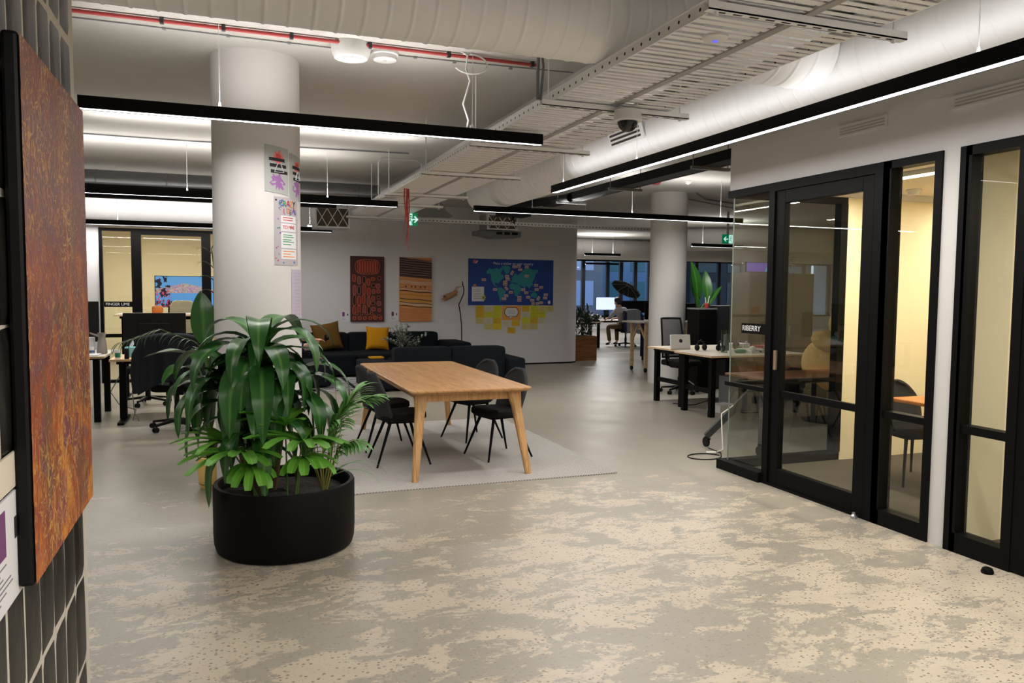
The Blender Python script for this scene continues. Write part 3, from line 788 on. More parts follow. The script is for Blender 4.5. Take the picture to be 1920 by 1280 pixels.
# power drops
def cable_drop(label, pts, r=.007, m=WHITEM, cat='cable'):
    mb = MB(); mb.tube([Vector(p) for p in pts], r, 8); return mb
mb = cable_drop('', [(1.68, 5.5, 2.78), (1.69, 5.5, 2.84), (1.65, 5.5, 2.95), (1.70, 5.5, 3.12), (1.67, 5.5, 3.2), (1.68, 5.5, 3.3), (1.64, 5.5, CZ)])
pts = []
for i in range(17):
    a = -2.6 + 4.2 * i / 16; pts.append((1.7 + .13 * math.cos(a) * 1.0, 5.49, 3.24 + .07 * math.sin(a)))
mb.tube(pts, .006, 8); mb.tube([(1.7, 5.49, 2.79), (1.73, 5.5, 2.79)], .012, 8)
one('power_cable', mb, WHITEM, 'white power cable looping down to the upper left light bar', 'cable')
mb = cable_drop('', [(1.92, 10.15, 2.77), (1.9, 10.15, 2.85), (1.9, 10.15, 3.25), (1.94, 10.15, 3.3), (2.4, 10.15, 3.305), (2.48, 10.2, 3.28), (2.56, 10.4, 3.05)]); mb.ell((1.9, 10.15, 2.79), (.035, .02, .025), 10, 6)
one('power_cable', mb, WHITEM, 'white power cable dropping to the second-row light bar left of the tray', 'cable')
mb = cable_drop('', [(1.42, 14.02, 2.69), (1.42, 14.02, 3.3), (1.46, 14.02, 3.31), (1.7, 14.02, 3.31)]); mb.ell((1.42, 14.02, 2.7), (.04, .02, .03), 10, 6)
one('power_cable', mb, WHITEM, 'white power cable dropping to the third-row light bar beside the big column', 'cable')
mb = MB(); mb.tube([(1.93, 4.75, 2.84), (1.92, 4.73, 3.0), (1.93, 4.73, 3.2), (1.91, 4.75, CZ)], .012, 8); mb.tube([(1.95, 4.75, 2.84), (1.96, 4.73, 3.05), (1.94, 4.73, 3.2), (1.94, 4.75, CZ)], .009, 8)
one('cable_bundle', mb, GREY, 'grey cable bundle dropping from the ceiling onto the tray edge', 'cable')
mb = MB(); mb.tube([(-1.8, 9.9, CZ - .012), (-.3, 9.9, CZ - .012), (2.2, 9.7, CZ - .012)], .008, 6)
one('ceiling_cable', mb, GREY, 'thin cable along the ceiling above the second-row light bar', 'cable')

# dome camera and its plate
t = thing('dome_camera', 'white dome security camera hanging from the second tray strut', 'security camera', (2.44, 4.47, 2.756))
mb = MB(); mb.lathe([(0, 0), (.085, 0), (.088, -.045), (.09, -.05), (.09, -.065), (.08, -.07), (0, -.07)], 32); mb.build('housing', WHITEP, t)
mb = MB(); mb.ell((0, 0, -.07), (.066, .066, .065), 24, 12); mb.build('dome', mat('smoked_dome', S(24, 24, 26), .12), t)
t = thing('access_point', 'round white wireless access point with a blue light under the tray', 'access point', (2.18, 3.16, TZ - .001))
mb = MB(); mb.lathe([(0, 0), (.06, 0), (.06, -.008), (.05, -.018), (0, -.021)], 32); mb.build('cover', WHITEP, t)
mb = MB(); mb.lathe([(.014, -.0205), (.013, -.024), (0, -.0245)], 16); mb.build('status_light', mat('blue_led', S(90, 90, 230), .4, emit=1.2), t)
def slot_vent(label, x, y, z, L, axis='y', w=.14):
    t = thing('slot_diffuser', label, 'air vent', (x, y, z))
    mb = MB(); mb.box(-w / 2, w / 2, -L / 2, L / 2, 0, .02); mb.build('frame', WHITEM, t)
    mb = MB()
    for i in range(3): mb.box(-w / 2 + .02 + i * w * .27, -w / 2 + .02 + i * w * .27 + .018, -L / 2 + .03, L / 2 - .03, -.002, .003)
    mb.build('slots', HOLE, t); return t
v = slot_vent('white slot air diffuser behind the dome camera, under the right duct', 3.412, 6.3, 3.0, .6); v.rotation_euler[1] = R(72)
# wall vents on the bulkhead
def wall_vent(label, y, z, L):
    t = thing('wall_grille', label, 'air vent', (XP - .012, y, z))
    mb = MB(); mb.box(0, .012, -L / 2, L / 2, -.04, .04); mb.build('frame', W_WALL, t)
    mb = MB()
    for i in range(3): mb.box(-.001, .003, -L / 2 + .02, L / 2 - .02, -.028 + i * .02, -.018 + i * .02)
    mb.build('slots', mat('pale_slot', S(168, 164, 158), .8), t)
wall_vent('faint white linear grille high on the right wall, nearer the viewer', 3.35, 2.78, .55)
wall_vent('faint white linear grille high on the right wall, further from the viewer', 4.35, 2.78, .45)

# fan coil units
def fan_coil(label, x, y, z, w, h, d, cells):
    t = thing('fan_coil_unit', label, 'air conditioner', (x, y, z))
    mb = MB(); mb.box(0, w, .02, d, 0, h); mb.build('casing', ZINC, t)
    mb = MB(); f = .025
    mb.box(0, w, -.01, .02, 0, f); mb.box(0, w, -.01, .02, h - f, h); mb.box(0, f, -.01, .02, f, h - f); mb.box(w - f, w, -.01, .02, f, h - f); mb.build('grille_frame', WHITEM, t)
    mb = MB(); mb.box(f, w - f, .012, .02, f, h - f); mb.build('filter', mat('filter_mesh', S(92, 86, 76), .9), t)
    mb = MB(); cw = (w - 2 * f) / cells
    for i in range(cells):
        for a, b in ((0, 1), (1, 0)):
            mb.bar((f + i * cw, .006, f + (h - 2 * f) * a), (f + (i + 1) * cw, .006, f + (h - 2 * f) * b), .012, .012, up=(0, 1, 0))
    mb.build('lattice', WHITEM, t)
    for a in (.03, w - .03):
        mb = MB(); mb.tube([(a, .1, h), (a, .1, CZ - z)], .006, 6); mb.build('threaded_rod', ZINC, t)
    return t
fan_coil('ceiling air unit with a white lattice grille beside the big column', 1.4, 13.0, 2.6, .56, .34, .5, 3)
fan_coil('ceiling air unit with a lattice grille seen above the blue map', 4.72, 14.1, 2.76, .62, .3, .5, 3)
mb = MB(); mb.box(0, .85, 0, .5, .06, .14); mb.prism([(0, 0, .06), (.3, 0, 0), (.85, 0, .03), (.85, 0, .06)], (0, .4, 0))
for i in range(3): mb.box(.34 + i * .16, .46 + i * .16, -.004, .01, .07, .12, 1)
one('air_outlet', mb, [GREY, BLACKP], 'grey sloping air outlet box on the wall above the blue map', 'air vent', (4.6, 14.2, 2.61))
# concave duct end piece by the tray end
mb = MB(); prof = [(0, 0), (.75, 0), (.62, .1), (.52, .26), (.48, .42), (.2, .42)]
mb.prism([(x, 0, z) for x, z in prof], (0, .3, 0)); one('duct_transition', mb, GREY, 'grey flared duct piece behind the exit sign at the end of the cable tray', 'air duct', (2.95, 12.9, 2.86))

# exit signs
def exit_sign(label, x, y, z, w, h, left, post, rz=0):
    t = thing('exit_sign', label, 'exit sign', (x, y, z), rz)
    mb = MB(); mb.box(0, w, 0, .03, 0, h); mb.build('panel', EXITG, t)
    mb = MB(); F = lambda pts: mb.prism([(px * h, -.002, pz * h) for px, pz in pts], (0, .002, 0))
    ax = w * .30 / h if left else w * .68 / h
    sg = 1 if left else -1
    F([(ax - sg * .3, .5), (ax - sg * .02, .78), (ax + sg * .06, .7), (ax - sg * .1, .55), (ax + sg * .28, .55), (ax + sg * .28, .45), (ax - sg * .1, .45), (ax + sg * .06, .3), (ax - sg * .02, .22)])
    mb.build('arrow', EXITW, t)
    mb = MB(); dx = w * .58 if left else w * .06; dw = w * .36
    mb.box(dx, dx + dw, -.001, .001, .05 * h, .95 * h); mb.build('doorway', EXITW, t)
    mb = MB(); cx = dx + dw * .5
    mb.ell((cx, -.004, .78 * h), (.07 * h, .004, .07 * h), 10, 6)
    for a, b in (((0, .68), (-.05, .42)), ((-.05, .42), (-.2, .3)), ((-.05, .44), (.1, .28)), ((.1, .28), (.06, .1)), ((0, .66), (.16, .54)), ((0, .66), (-.16, .58))):
        mb.bar((cx + a[0] * h, -.003, a[1] * h), (cx + b[0] * h, -.003, b[1] * h), .05 * h, .003, up=(0, 1, 0))
    mb.build('running_figure', EXITG, t)
    mb = MB(); mb.box(w * .4, w * .6, .005, .025, h, h + post); mb.build('mount', WHITEP, t)
exit_sign('green running-man exit sign with arrow to the right, hanging left of the map', 2.72, 12.0, 2.6, .14, .2, False, .5, R(-0))
exit_sign('green running-man exit sign with arrow to the left, right of the slim column', 9.98, 14.0, 2.64, .27, .2, True, .48)
# red paper streamer
mb = MB(); rng = random.Random(5)
for i in range(5):
    x = rng.uniform(-.03, .03); y = rng.uniform(-.02, .02); L = rng.uniform(.45, .75)
    mb.grid(lambda u, v, x=x, y=y, L=L, ph=rng.uniform(0, 6): (x + (u - .5) * .018 * (1 - .6 * v) + .02 * math.sin(ph + v * 5) * v, y + .01 * math.sin(v * 8 + ph), -v * L), 1, 10)
one('paper_streamer', mb, RED, 'red paper streamer hanging from the cable tray in front of the exit sign', 'streamer', (2.05, 9.15, 2.797))
# small devices at the far right
mb = MB(); mb.lathe([(.07, 0), (.08, -.03), (.05, -.06), (0, -.065)], 20); one('alarm_sounder', mb, DKRED, 'red fire alarm sounder on the ceiling beyond the right-hand light bar', 'alarm', (6.3, 10.6, CZ))
detector('smoke_detector', 'small white detector on the ceiling next to the red alarm sounder', 6.75, 10.4, CZ, .06, .045)
mb = MB(); mb.tube([(7.7, 11.6, CZ - .01), (8.3, 12.2, CZ - .02), (9.2, 12.6, CZ - .012), (9.8, 12.9, CZ - .012)], .012, 6); mb.tube([(7.75, 12.2, CZ - .012), (9.9, 13.4, CZ - .012)], .008, 6)
one('ceiling_cable', mb, GREY, 'dark cables sagging along the ceiling behind the slim column', 'cable')
# ------------------------------------------------------------------ big painting and card on the tiles
t = thing('canvas_painting', 'large abstract orange, purple and rust painting on the black tiled wall', 'painting', (-.516, 2.29, .815))
mb = MB(); mb.box(0, .040, 0, .945, 0, 1.425); mb.build('stretcher', BLACKP, t, bevel=.01)
mb = MB(); mb.grid(lambda u, v: (.0425 + .0012 * noise.noise((u * 30, v * 40, 0)), .004 + .937 * u, .004 + 1.417 * v), 60, 90); mb.build('painted_canvas', BIGPAINT, t)
def art_card(label, mtx, w, h, pic, extra=None):
    t = thing('art_label', label, 'art label')
    mb = MB(); mb.obox(mtx @ Matrix.Translation((w / 2, h / 2, .003)), w, h, .006); mb.build('card', PAPER, t)
    mb = MB(); mb.obox(mtx @ Matrix.Translation((w * .27, h * .7, .0065)), w * .3, h * .42, .001); mb.build('picture', pic, t)
    mb = MB(); mb.obox(mtx @ Matrix.Translation((w * .78, h * .66, .0065)), w * .14, h * .2, .001); mb.build('portrait', INK, t)
    mb = MB()
    for i in range(7): mb.obox(mtx @ Matrix.Translation((w * (.14 + .5 * (.55 + .4 * math.sin(i * 5)) / 2), h * (.42 - i * .05), .0065)), w * .5 * (.55 + .4 * math.sin(i * 5)), h * .014, .0006)
    mb.build('small_print', GTEXT, t)
art_card('white caption card with a purple picture on the tiles at the left edge', frame((-.52, 2.06, .80), (0, 1, 0), (0, 0, 1)), .295, .275, PURPLE)
mb = MB(); mb.box(-.0005, .006, -.6, .3, 0, .09); one('paper_strip', mb, mat('cream_paper', S(216, 206, 186), .9), 'cream paper strip on the tiles just above the caption card', 'paper', (-.5195, 2.04, 1.085))

# ------------------------------------------------------------------ drawings round the big column
def curved(mb, r, a0, a1, z0, z1, m=0, nu=10, skew=0.0):
    mb.grid(lambda u, v: (r * math.sin(a0 + (a1 - a0) * u), -r * math.cos(a0 + (a1 - a0) * u), z0 + (z1 - z0) * v + skew * (u - .5)), nu, 1, m)
rc = CAr + .003
def blob(mb, r, a, z, w, h, m, n=14, seed=0, spike=.35):
    rng = random.Random(seed); vs = [(r * math.sin(a), -r * math.cos(a), z)]
    for i in range(n):
        q = 2 * PI * i / n; k = 1 - spike * rng.random()
        aa = a + (w / 2 / r) * k * math.cos(q); vs.append((r * math.sin(aa), -r * math.cos(aa), z + h / 2 * k * math.sin(q)))
    mb.add(vs, [(0, 1 + i, 1 + (i + 1) % n) for i in range(n)], m)
def poster(a0, a1, z0, z1, label, k):
    t = thing('poster', label, 'poster', (CAx, CAy, 0))
    mb = MB(); curved(mb, rc, a0, a1, z0, z1, skew=-.02); mb.build('sheet', LGREY, t)
    ac = (a0 + a1) / 2 + .02; h = z1 - z0; w = (a1 - a0) * rc
    mb = MB(); blob(mb, rc + .001, ac, z0 + h * .75, w * .62, h * .34, 0, 26, 3 + k, .5); blob(mb, rc + .0012, ac, z0 + h * .77, w * .3, h * .16, 1, 12, 4 + k, .5)
    blob(mb, rc + .001, ac, z0 + h * .26, w * .75, h * .46, 2, 30, 5 + k, .6); mb.build('ink_splashes', [PINKR, mat('deep_coral', S(190, 70, 66), .8), VIOLET], t)
    mb = MB()
    for i in range(3): curved(mb, rc + .002, ac - .3 * (a1 - a0) - .02 * i, ac + .42 * (a1 - a0) - .04 * i, z0 + h * (.42 + .13 * i), z0 + h * (.49 + .13 * i), 0, 8, -.006)
    mb.build('black_strokes', INK, t)
    mb = MB(); tri = [(-.1, .45), (-.02, .63), (.06, .63), (.14, .45)]
    for i in range(4):
        (p, q), (p2, q2) = tri[i], tri[(i + 1) % 4]
        P = lambda p, q: Vector(((rc + .003) * math.sin(ac + p * (a1 - a0) * 1.6), -(rc + .003) * math.cos(ac + p * (a1 - a0) * 1.6), z0 + h * q))
        mb.bar(P(p, q), P(p2, q2), .014, .002)
    mb.build('white_outline', PAPER, t)
import_angle = lambda px: 0
poster(.13, .72, 2.30, 2.64, 'poster with coral and violet ink bursts and black stripes high on the big column', 0)
poster(.76, 1.35, 2.27, 2.60, 'second ink-burst poster wrapping round the right side of the big column', 3)
t = thing('drawing_sheet', 'tall doodled paper sheet headed CRAZY IDEAS with boxed notes on the big column', 'poster', (CAx, CAy, 0))
A0, A1 = .34, 1.08
t.location.z = .245
mb = MB(); curved(mb, rc, A0, A1, 1.53, 2.03, skew=.0); mb.build('sheet', mat('doodle_paper', S(176, 168, 172), .9), t)
def ctext(string, size, a, z, m, spread=.062):
    for i, ch in enumerate(string):
        aa = a + i * spread
        if ch == ' ': continue
        xd = (math.cos(aa), math.sin(aa), 0)
        text('letter', ch, size, m, frame(((rc + .0022) * math.sin(aa), -(rc + .0022) * math.cos(aa), z), xd, (0, 0, 1)), t, .0004)
cols = [solid('felt_blue', 40, 110, 190), solid('felt_green', 60, 150, 90), solid('felt_red', 200, 60, 60), solid('felt_orange', 226, 140, 60), INK, solid('felt_violet', 120, 80, 170)]
for i, ch in enumerate('CRAZY'): ctext(ch, .062, .44 + i * .1, 1.985 - .005 * (i % 2), cols[i % 6])
for i, ch in enumerate('IDEAS'): ctext(ch, .05, .56 + i * .09, 1.925 + .006 * (i % 2), cols[(i + 2) % 6])
mb = MB()
for z0, z1 in ((1.845, 1.895), (1.78, 1.838), (1.655, 1.772), (1.575, 1.648)): curved(mb, rc + .0012, .5, .98, z0, z1)
mb.build('note_box', PAPER, t)
ctext('TO MAKE', .036, .54, 1.81, cols[2], .055)
mb = MB()
for i, z in enumerate((1.86, 1.878, 1.75, 1.735, 1.715, 1.70, 1.68, 1.63, 1.61, 1.59)):
    curved(mb, rc + .002, .55, .55 + .3 + .08 * math.sin(i * 3), z, z + .006, (0, 0, 1, 1, 1, 1, 1, 2, 2, 2)[i], 6)
rng = random.Random(9)
for i in range(60):
    a = rng.uniform(A0 + .02, A1 - .03); z = rng.uniform(1.54, 2.01)
    if .48 < a < 1.0 and 1.57 < z < 1.9: continue
    blob(mb, rc + .0015, a, z, rng.uniform(.008, .022), rng.uniform(.008, .022), rng.randrange(0, 6), 7, i, .4)
mb.build('scribbles', [cols[2], cols[1], cols[3], cols[0], INK, cols[5]], t)
t = thing('drawing_sheet', 'faint lilac paper strip lowest on the right side of the big column', 'poster', (CAx, CAy, 0))
t.location.z = .245
mb = MB(); curved(mb, rc, .8, 1.3, 1.05, 1.50); mb.build('sheet', LILAC, t)
mb = MB()
for i in range(16): curved(mb, rc + .0015, .86 + .06 * (i % 2), 1.2, 1.08 + i * .026, 1.088 + i * .026, 0, 6)
mb.build('scribbles', mat('lilac_ink', S(176, 164, 184), .9), t)

# ------------------------------------------------------------------ dining rug, table and chairs
mb = MB(); mb.grid(lambda u, v: (.9 + 2.33 * u, 5.99 + 3.1 * v, .009), 4, 4); mb.box(.9, 3.23, 5.99, 9.09, .001, .0085)
one('area_rug', mb, RUG, 'pale grey woven rug under the oak table', 'rug')
t = thing('dining_table', 'oak table with splayed legs on the pale grey rug', 'table', (1.965, 7.49, .0095))
def rounded(x, y, r, n=5):
    out = []
    for sx, sy, a in ((1, 1, 0), (-1, 1, 90), (-1, -1, 180), (1, -1, 270)):
        for i in range(n + 1):
            q = R(a + 90 * i / n); out.append((sx * (x - r) + r * math.cos(q), sy * (y - r) + r * math.sin(q)))
    return out
hx, hy = .54, 1.30
o1 = rounded(hx, hy, .06); o2 = rounded(hx - .028, hy - .028, .05)
mb = MB(); k = len(o1)
vs = [(x, y, .74) for x, y in o1] + [(x, y, .752) for x, y in o1] + [(x, y, .755) for x, y in rounded(hx - .004, hy - .004, .058)] + [(x, y, .722) for x, y in o2]
fs = [tuple(range(2 * k, 3 * k)), tuple(range(3 * k, 4 * k))[::-1]] + [(i, (i + 1) % k, k + (i + 1) % k, k + i) for i in range(k)] + [(k + i, k + (i + 1) % k, 2 * k + (i + 1) % k, 2 * k + i) for i in range(k)] + [(3 * k + i, 3 * k + (i + 1) % k, (i + 1) % k, i) for i in range(k)]
mb.add(vs, fs); mb.build('tabletop', OAK, t)
mb = MB()
mb.box(-.40, .40, -1.13, -1.105, .64, .722); mb.box(-.40, .40, 1.105, 1.13, .64, .722); mb.box(-.415, -.39, -1.1, 1.1, .64, .722); mb.box(.39, .415, -1.1, 1.1, .64, .722)
mb.build('apron', OAKLEG, t)
for sx in (-1, 1):
    for sy in (-1, 1):
        mb = MB()
        top = Vector((sx * .415, sy * 1.13, .722)); bot = Vector((sx * .505, sy * 1.285, 0))
        def ring(c, wx, wy): return [(c.x + a * wx, c.y + b * wy, c.z) for a, b in ((-1, -.6), (-.6, -1), (.6, -1), (1, -.6), (1, .6), (.6, 1), (-.6, 1), (-1, .6))]
        vs = ring(top, .062, .045) + ring(top.lerp(bot, .12), .050, .040) + ring(top.lerp(bot, .2), .040, .036) + ring(bot, .026, .024)
        fs = [tuple(range(8))[::-1], tuple(range(24, 32))] + [(j * 8 + i, j * 8 + (i + 1) % 8, j * 8 + 8 + (i + 1) % 8, j * 8 + 8 + i) for j in range(3) for i in range(8)]
        mb.add(vs, fs); mb.build('leg', OAKLEG, t)

def make_shell_chair(label, loc, rz, group):
    """upholstered shell chair, sitter faces +x"""
    t = thing('shell_chair', label, 'chair', loc, rz, group)
    # seat
    mb = MB()
    def seat(u, v):
        q = 2 * PI * u
        rx, ry = .225, .235
        e = .75
        cx = math.copysign(abs(math.cos(q)) ** e, math.cos(q)); sy = math.copysign(abs(math.sin(q)) ** e, math.sin(q))
        rr, zz = ((0.0, .392), (.6, .395), (.9, .40), (1.0, .425), (.985, .452), (.9, .466), (.6, .462), (0.0, .455))[int(round(v * 7))]
        x = cx * rx * rr; 
        return (x + .02, sy * ry * rr, zz + .012 * max(0, x / rx) * (1 if zz > .43 else 0) )
    mb.grid(seat, 28, 7); mb.build('seat', SEATF, t)
    # backrest, a curved shield that wraps forward at its sides
    def back(u, v):
        s = u * 2 - 1
        h = v
        wid = .225 * (1 - .0 * h) * math.sqrt(max(.02, 1 - max(0, (h - .45) / .56) ** 2.2)) if h > .45 else .225 * (.9 + .1 * h / .45)
        y = s * wid
        x = -.19 - .085 * h + .11 * abs(s) ** 2.2 * (1 - .55 * h)
        z = .405 + .43 * h + .0 * s
        return (x, y, z)
    mb = MB(); mb.grid(back, 20, 18); mb.build('backrest', CHAIRF, t, solid=.035, sub=1)
    mb = MB(); mb.box(-.13, .15, -.13, .13, .375, .396); mb.build('underframe', BLACKM, t)
    for sx, sy in ((1, 1), (1, -1), (-1, 1), (-1, -1)):
        mb = MB(); mb.tube([(sx * .115 + .01, sy * .12, .385), (sx * .245, sy * .225, 0)], [.0155, .009], 10); mb.build('leg', BLACKM, t)
    return t
c0 = make_shell_chair('charcoal shell chair, nearest of the two on the left side of the oak table', (1.50, 7.02, .0095), R(0), 'shell chairs at the oak table')
dup(c0, (1.50, 7.72, .0095), R(4), 'charcoal shell chair, further of the two on the left side of the oak table')
dup(c0, (2.46, 6.98, .0095), R(193), 'charcoal shell chair, nearest of the two on the right side of the oak table')
dup(c0, (2.49, 7.92, .0095), R(200), 'charcoal shell chair, further of the two on the right side of the oak table')
dup(c0, (5.5, 4.98, .006), R(-100), 'charcoal shell chair at the table inside the meeting room behind glass', 'meeting room chairs')

# meeting room table
t = thing('meeting_table', 'orange oak table inside the meeting room behind the glass door', 'table', (5.75, 4.6, .006))
mb = MB(); mb.box(-.6, 1.0, -.42, .28, .71, .74); mb.build('tabletop', ROOMTOP, t, bevel=.008)
for sx in (-.1, .9):
    for sy in (-.36, .22):
        mb = MB(); mb.box(sx - .02, sx + .02, sy - .02, sy + .02, 0, .71); mb.build('leg', BLACKM, t)

# ------------------------------------------------------------------ artwork on the back wall
YB = 15.65
t = thing('canvas_painting', 'dark red and brown painting of outlined pods and rings on the back wall', 'painting', (2.36, YB - .001, .95))
W_, H_ = .675, 1.31
mb = MB(); mb.box(0, W_, -.04, 0, 0, H_); mb.build('canvas', mat('oxblood_canvas', S(66, 26, 24), .7, var=.2, vscale=6), t)
oc, rc1, dk, dr = solid('ochre_line', 186, 96, 58), solid('rust_fill', 128, 42, 34), solid('black_brown', 30, 16, 16), solid('mauve_fill', 112, 60, 60)
mb = MB(); rng = random.Random(21)
def ring2(cx, cz, rx, rz, w, m, fill=None, y=-.0415):
    n = 20; e = .7
    P = lambda a, k: (cx + (rx - k) * math.copysign(abs(math.cos(a)) ** e, math.cos(a)), y, cz + (rz - k) * math.copysign(abs(math.sin(a)) ** e, math.sin(a)))
    vs = [P(2 * PI * i / n, 0) for i in range(n)] + [P(2 * PI * i / n, w) for i in range(n)]
    mb.add(vs, [(i, (i + 1) % n, n + (i + 1) % n, n + i) for i in range(n)], m)
    if fill is not None: mb.add([(x, y + .0003, z) for x, _, z in vs[n:]], [tuple(range(n))], fill)
for i in range(8): ring2(.16 + i * .052, 1.1, .026, .135, .007, 0, 1)
ring2(.34, 1.1, .25, .155, .008, 0)
for r, (z, h) in enumerate(((.86, .085), (.66, .11), (.45, .11), (.26, .085))):
    for c in range(4):
        ring2(.075 + c * .095 + rng.uniform(-.008, .008), z + rng.uniform(-.03, .03) - c * .012, .036, h * rng.uniform(.75, 1.0), .008, 0, (1, 3, 2, 1)[(c + r) % 4])
for r in range(7):
    for c in range(2): ring2(.46 + c * .105 + rng.uniform(-.015, .015), .86 - r * .125 + rng.uniform(-.02, .02), .042 * rng.uniform(.7, 1.1), .045 * rng.uniform(.7, 1.1), .008, 0, (1, 2, 3)[(r + c) % 3])
for c in range(6): ring2(.075 + c * .105, .075, .036, .036, .009, 0, 1)
for c in range(4): ring2(.12 + c * .1, .165, .026, .03, .008, 0, 2)
mb.build('painted_pods', [oc, rc1, dk, dr], t, fix=False)
t = thing('canvas_painting', 'orange and ochre striped painting with black wavy lines on the back wall', 'painting', (3.35, YB - .001, .95))
mb = MB(); mb.box(0, W_, -.04, 0, 0, H_); mb.build('canvas', mat('apricot_canvas', S(204, 140, 84), .7, var=.1, vscale=5), t)
mb = MB()
def wavy(z, w, m, x0=0.0, x1=W_, y=-.0415, sl=-.05, ph=0.0, am=.006):
    mb.grid(lambda u, v: (x0 + (x1 - x0) * u, y, z + sl * (u - .5) + am * math.sin(u * 9 + ph) + (v - .5) * w), 16, 1, m, False)
mb.add([(0.0, -.0405, .92), (W_, -.0405, .87), (W_, -.0405, 1.22), (.0, -.0405, 1.31)], [(0, 1, 2, 3)], 3)
for i in range(16): wavy(.93 + i * .024, .011, (0, 2)[i % 2], ph=i * .7, sl=-.05, am=.005)
wavy(.79, .07, 4, y=-.0408); wavy(.655, .04, 4, y=-.0408); wavy(.54, .05, 5, y=-.0408); wavy(.43, .06, 5, y=-.0408); wavy(.35, .05, 4, y=-.0408)
for z, w, m in ((.665, .015, 1), (.61, .016, 0), (.54, .008, 1), (.45, .016, 0), (.375, .012, 0), (.305, .014, 0)): wavy(z, w, m, ph=z * 20)
for i in range(9): wavy(.03 + i * .028, .006, 1, sl=-.02, ph=i)
for i in range(4): wavy(.74 + i * .036, .006, 1, sl=-.04, ph=i)
for i, x in enumerate((.13, .25, .33, .44, .53)):
    c = [(x + .022 * math.cos(2 * PI * k / 10), -.042, .72 - .03 * x + .018 * math.sin(2 * PI * k / 10)) for k in range(10)]; mb.add(c, [tuple(range(10))], 6)
mb.build('painted_stripes', [dk, solid('burnt_orange', 176, 84, 40), solid('grey_stripe', 120, 100, 98), solid('umber_field', 84, 62, 54), solid('pale_band', 206, 172, 140), solid('gold_band', 204, 146, 60), solid('brown_dot', 110, 70, 44)], t, fix=False)
art_card('small white caption card left of the dark red painting', frame((2.18, YB - .001, .955), (1, 0, 0), (0, 0, 1)), .16, .21, PURPLE)
art_card('small white caption card left of the orange striped painting', frame((3.17, YB - .001, .96), (1, 0, 0), (0, 0, 1)), .16, .21, dr)

# world map poster
MX, MZ, MW, MH = 4.82, 1.285, 1.95, .985
t = thing('world_map_poster', 'blue world map poster with teal continents and pale stickers on the back wall', 'poster', (MX, YB - .001, MZ))
mb = MB(); mb.box(0, MW, -.006, 0, 0, MH); mb.build('sheet', BLUEMAP, t)
def U(px, py): return ((px - 148) / 1182.0 * MW, (760 - py + (px - 148) / 1182.0 * 0) / 640.0 * MH)
CONT = dict(
 n_america=[(400, 330), (395, 290), (430, 250), (480, 262), (540, 240), (560, 262), (600, 230), (620, 260), (590, 300), (600, 340), (620, 330), (630, 380), (600, 410), (570, 440), (560, 460), (520, 450), (505, 470), (530, 490), (545, 505), (530, 505), (495, 485), (470, 440), (455, 400), (458, 350), (440, 320)],
 greenland=[(600, 215), (660, 205), (720, 225), (715, 280), (690, 320), (665, 330), (640, 290), (620, 250)],
 s_america=[(550, 510), (600, 515), (660, 560), (650, 600), (625, 635), (600, 680), (590, 712), (575, 700), (570, 640), (550, 590), (545, 545)],
 africa=[(705, 480), (740, 450), (800, 460), (850, 470), (865, 510), (888, 530), (870, 560), (845, 590), (830, 625), (800, 640), (780, 600), (770, 545), (730, 535), (710, 515)],
 eurasia=[(735, 445), (725, 420), (755, 400), (750, 370), (770, 330), (800, 310), (820, 340), (850, 320), (880, 290), (920, 250), (980, 240), (1040, 262), (1110, 262), (1105, 300), (1070, 320), (1070, 360), (1050, 400), (1030, 440), (1040, 470), (1000, 500), (990, 530), (970, 500), (940, 490), (925, 530), (905, 500), (880, 490), (850, 470), (810, 450), (780, 440)],
 islands=[(980, 545), (1020, 560), (1060, 555), (1070, 570), (1030, 572), (990, 562)],
 australia=[(1010, 610), (1040, 580), (1080, 575), (1105, 610), (1095, 650), (1070, 660), (1040, 640), (1015, 645)],
 japan=[(1068, 440), (1080, 410), (1088, 415), (1075, 448)], madagascar=[(852, 600), (865, 580), (868, 600), (858, 620)], new_zealand=[(1125, 690), (1145, 665), (1150, 675), (1135, 700)], britain=[(738, 385), (748, 365), (755, 385), (745, 395)])
for nm, poly in CONT.items():
    mb = MB(); pts = [(U(*q)[0], -.0072, U(*q)[1]) for q in poly]
    mb.add([(x, -.0078, z) for x, _, z in pts], tessellate_polygon([[Vector((x, z, 0)) for x, _, z in pts]])); mb.build('continent', TEAL, t)
words_text('title', 'Place a sticker on your country', .072, LTEXT, frame((MW * .52, -.0075, MH * .905), (1, 0, 0), (0, 0, 1)), t, .0005, 'CENTER')
rng = random.Random(11)
for (px, py, an) in [(778, 222, 0), (838, 215, 0), (950, 222, 0), (858, 262, 0), (745, 308, 60), (675, 358, 0), (685, 398, 0), (650, 436, 0), (650, 468, 0), (668, 525, -50), (512, 542, 0), (730, 577, 0), (665, 627, 0), (637, 670, 0), (850, 648, 0), (848, 690, 0), (950, 350, 0), (1085, 478, 0), (1158, 507, 0), (1093, 537, 0), (902, 540, 0), (946, 582, 0), (973, 646, 0), (1030, 688, 0), (1118, 662, 55), (1225, 610, 0), (1216, 655, 0), (1050, 735, 0), (1098, 735, 0), (1158, 722, 0), (358, 408, 0)]:
    x, z = U(px, py); m4 = Matrix.Translation((x, -.0092, z)) @ Matrix.Rotation(-R(an), 4, 'Y') 
    mb = MB(); mb.obox(m4, .094, .001, .056); mb.obox(m4 @ Matrix.Translation((0, -.0008, -.005)), .07, .001, .014, 1); mb.build('sticker', [STICK, solid('sticker_ink', 130, 90, 90)] if px == 778 else st_m, t)
    if px == 778: st_m = [bpy.data.materials['sticker_paper'], bpy.data.materials['sticker_ink']]
mb = MB(); x, z = U(280, 605); mb.box(x - .135, x + .135, -.0085, -.0072, z - .155, z + .155)
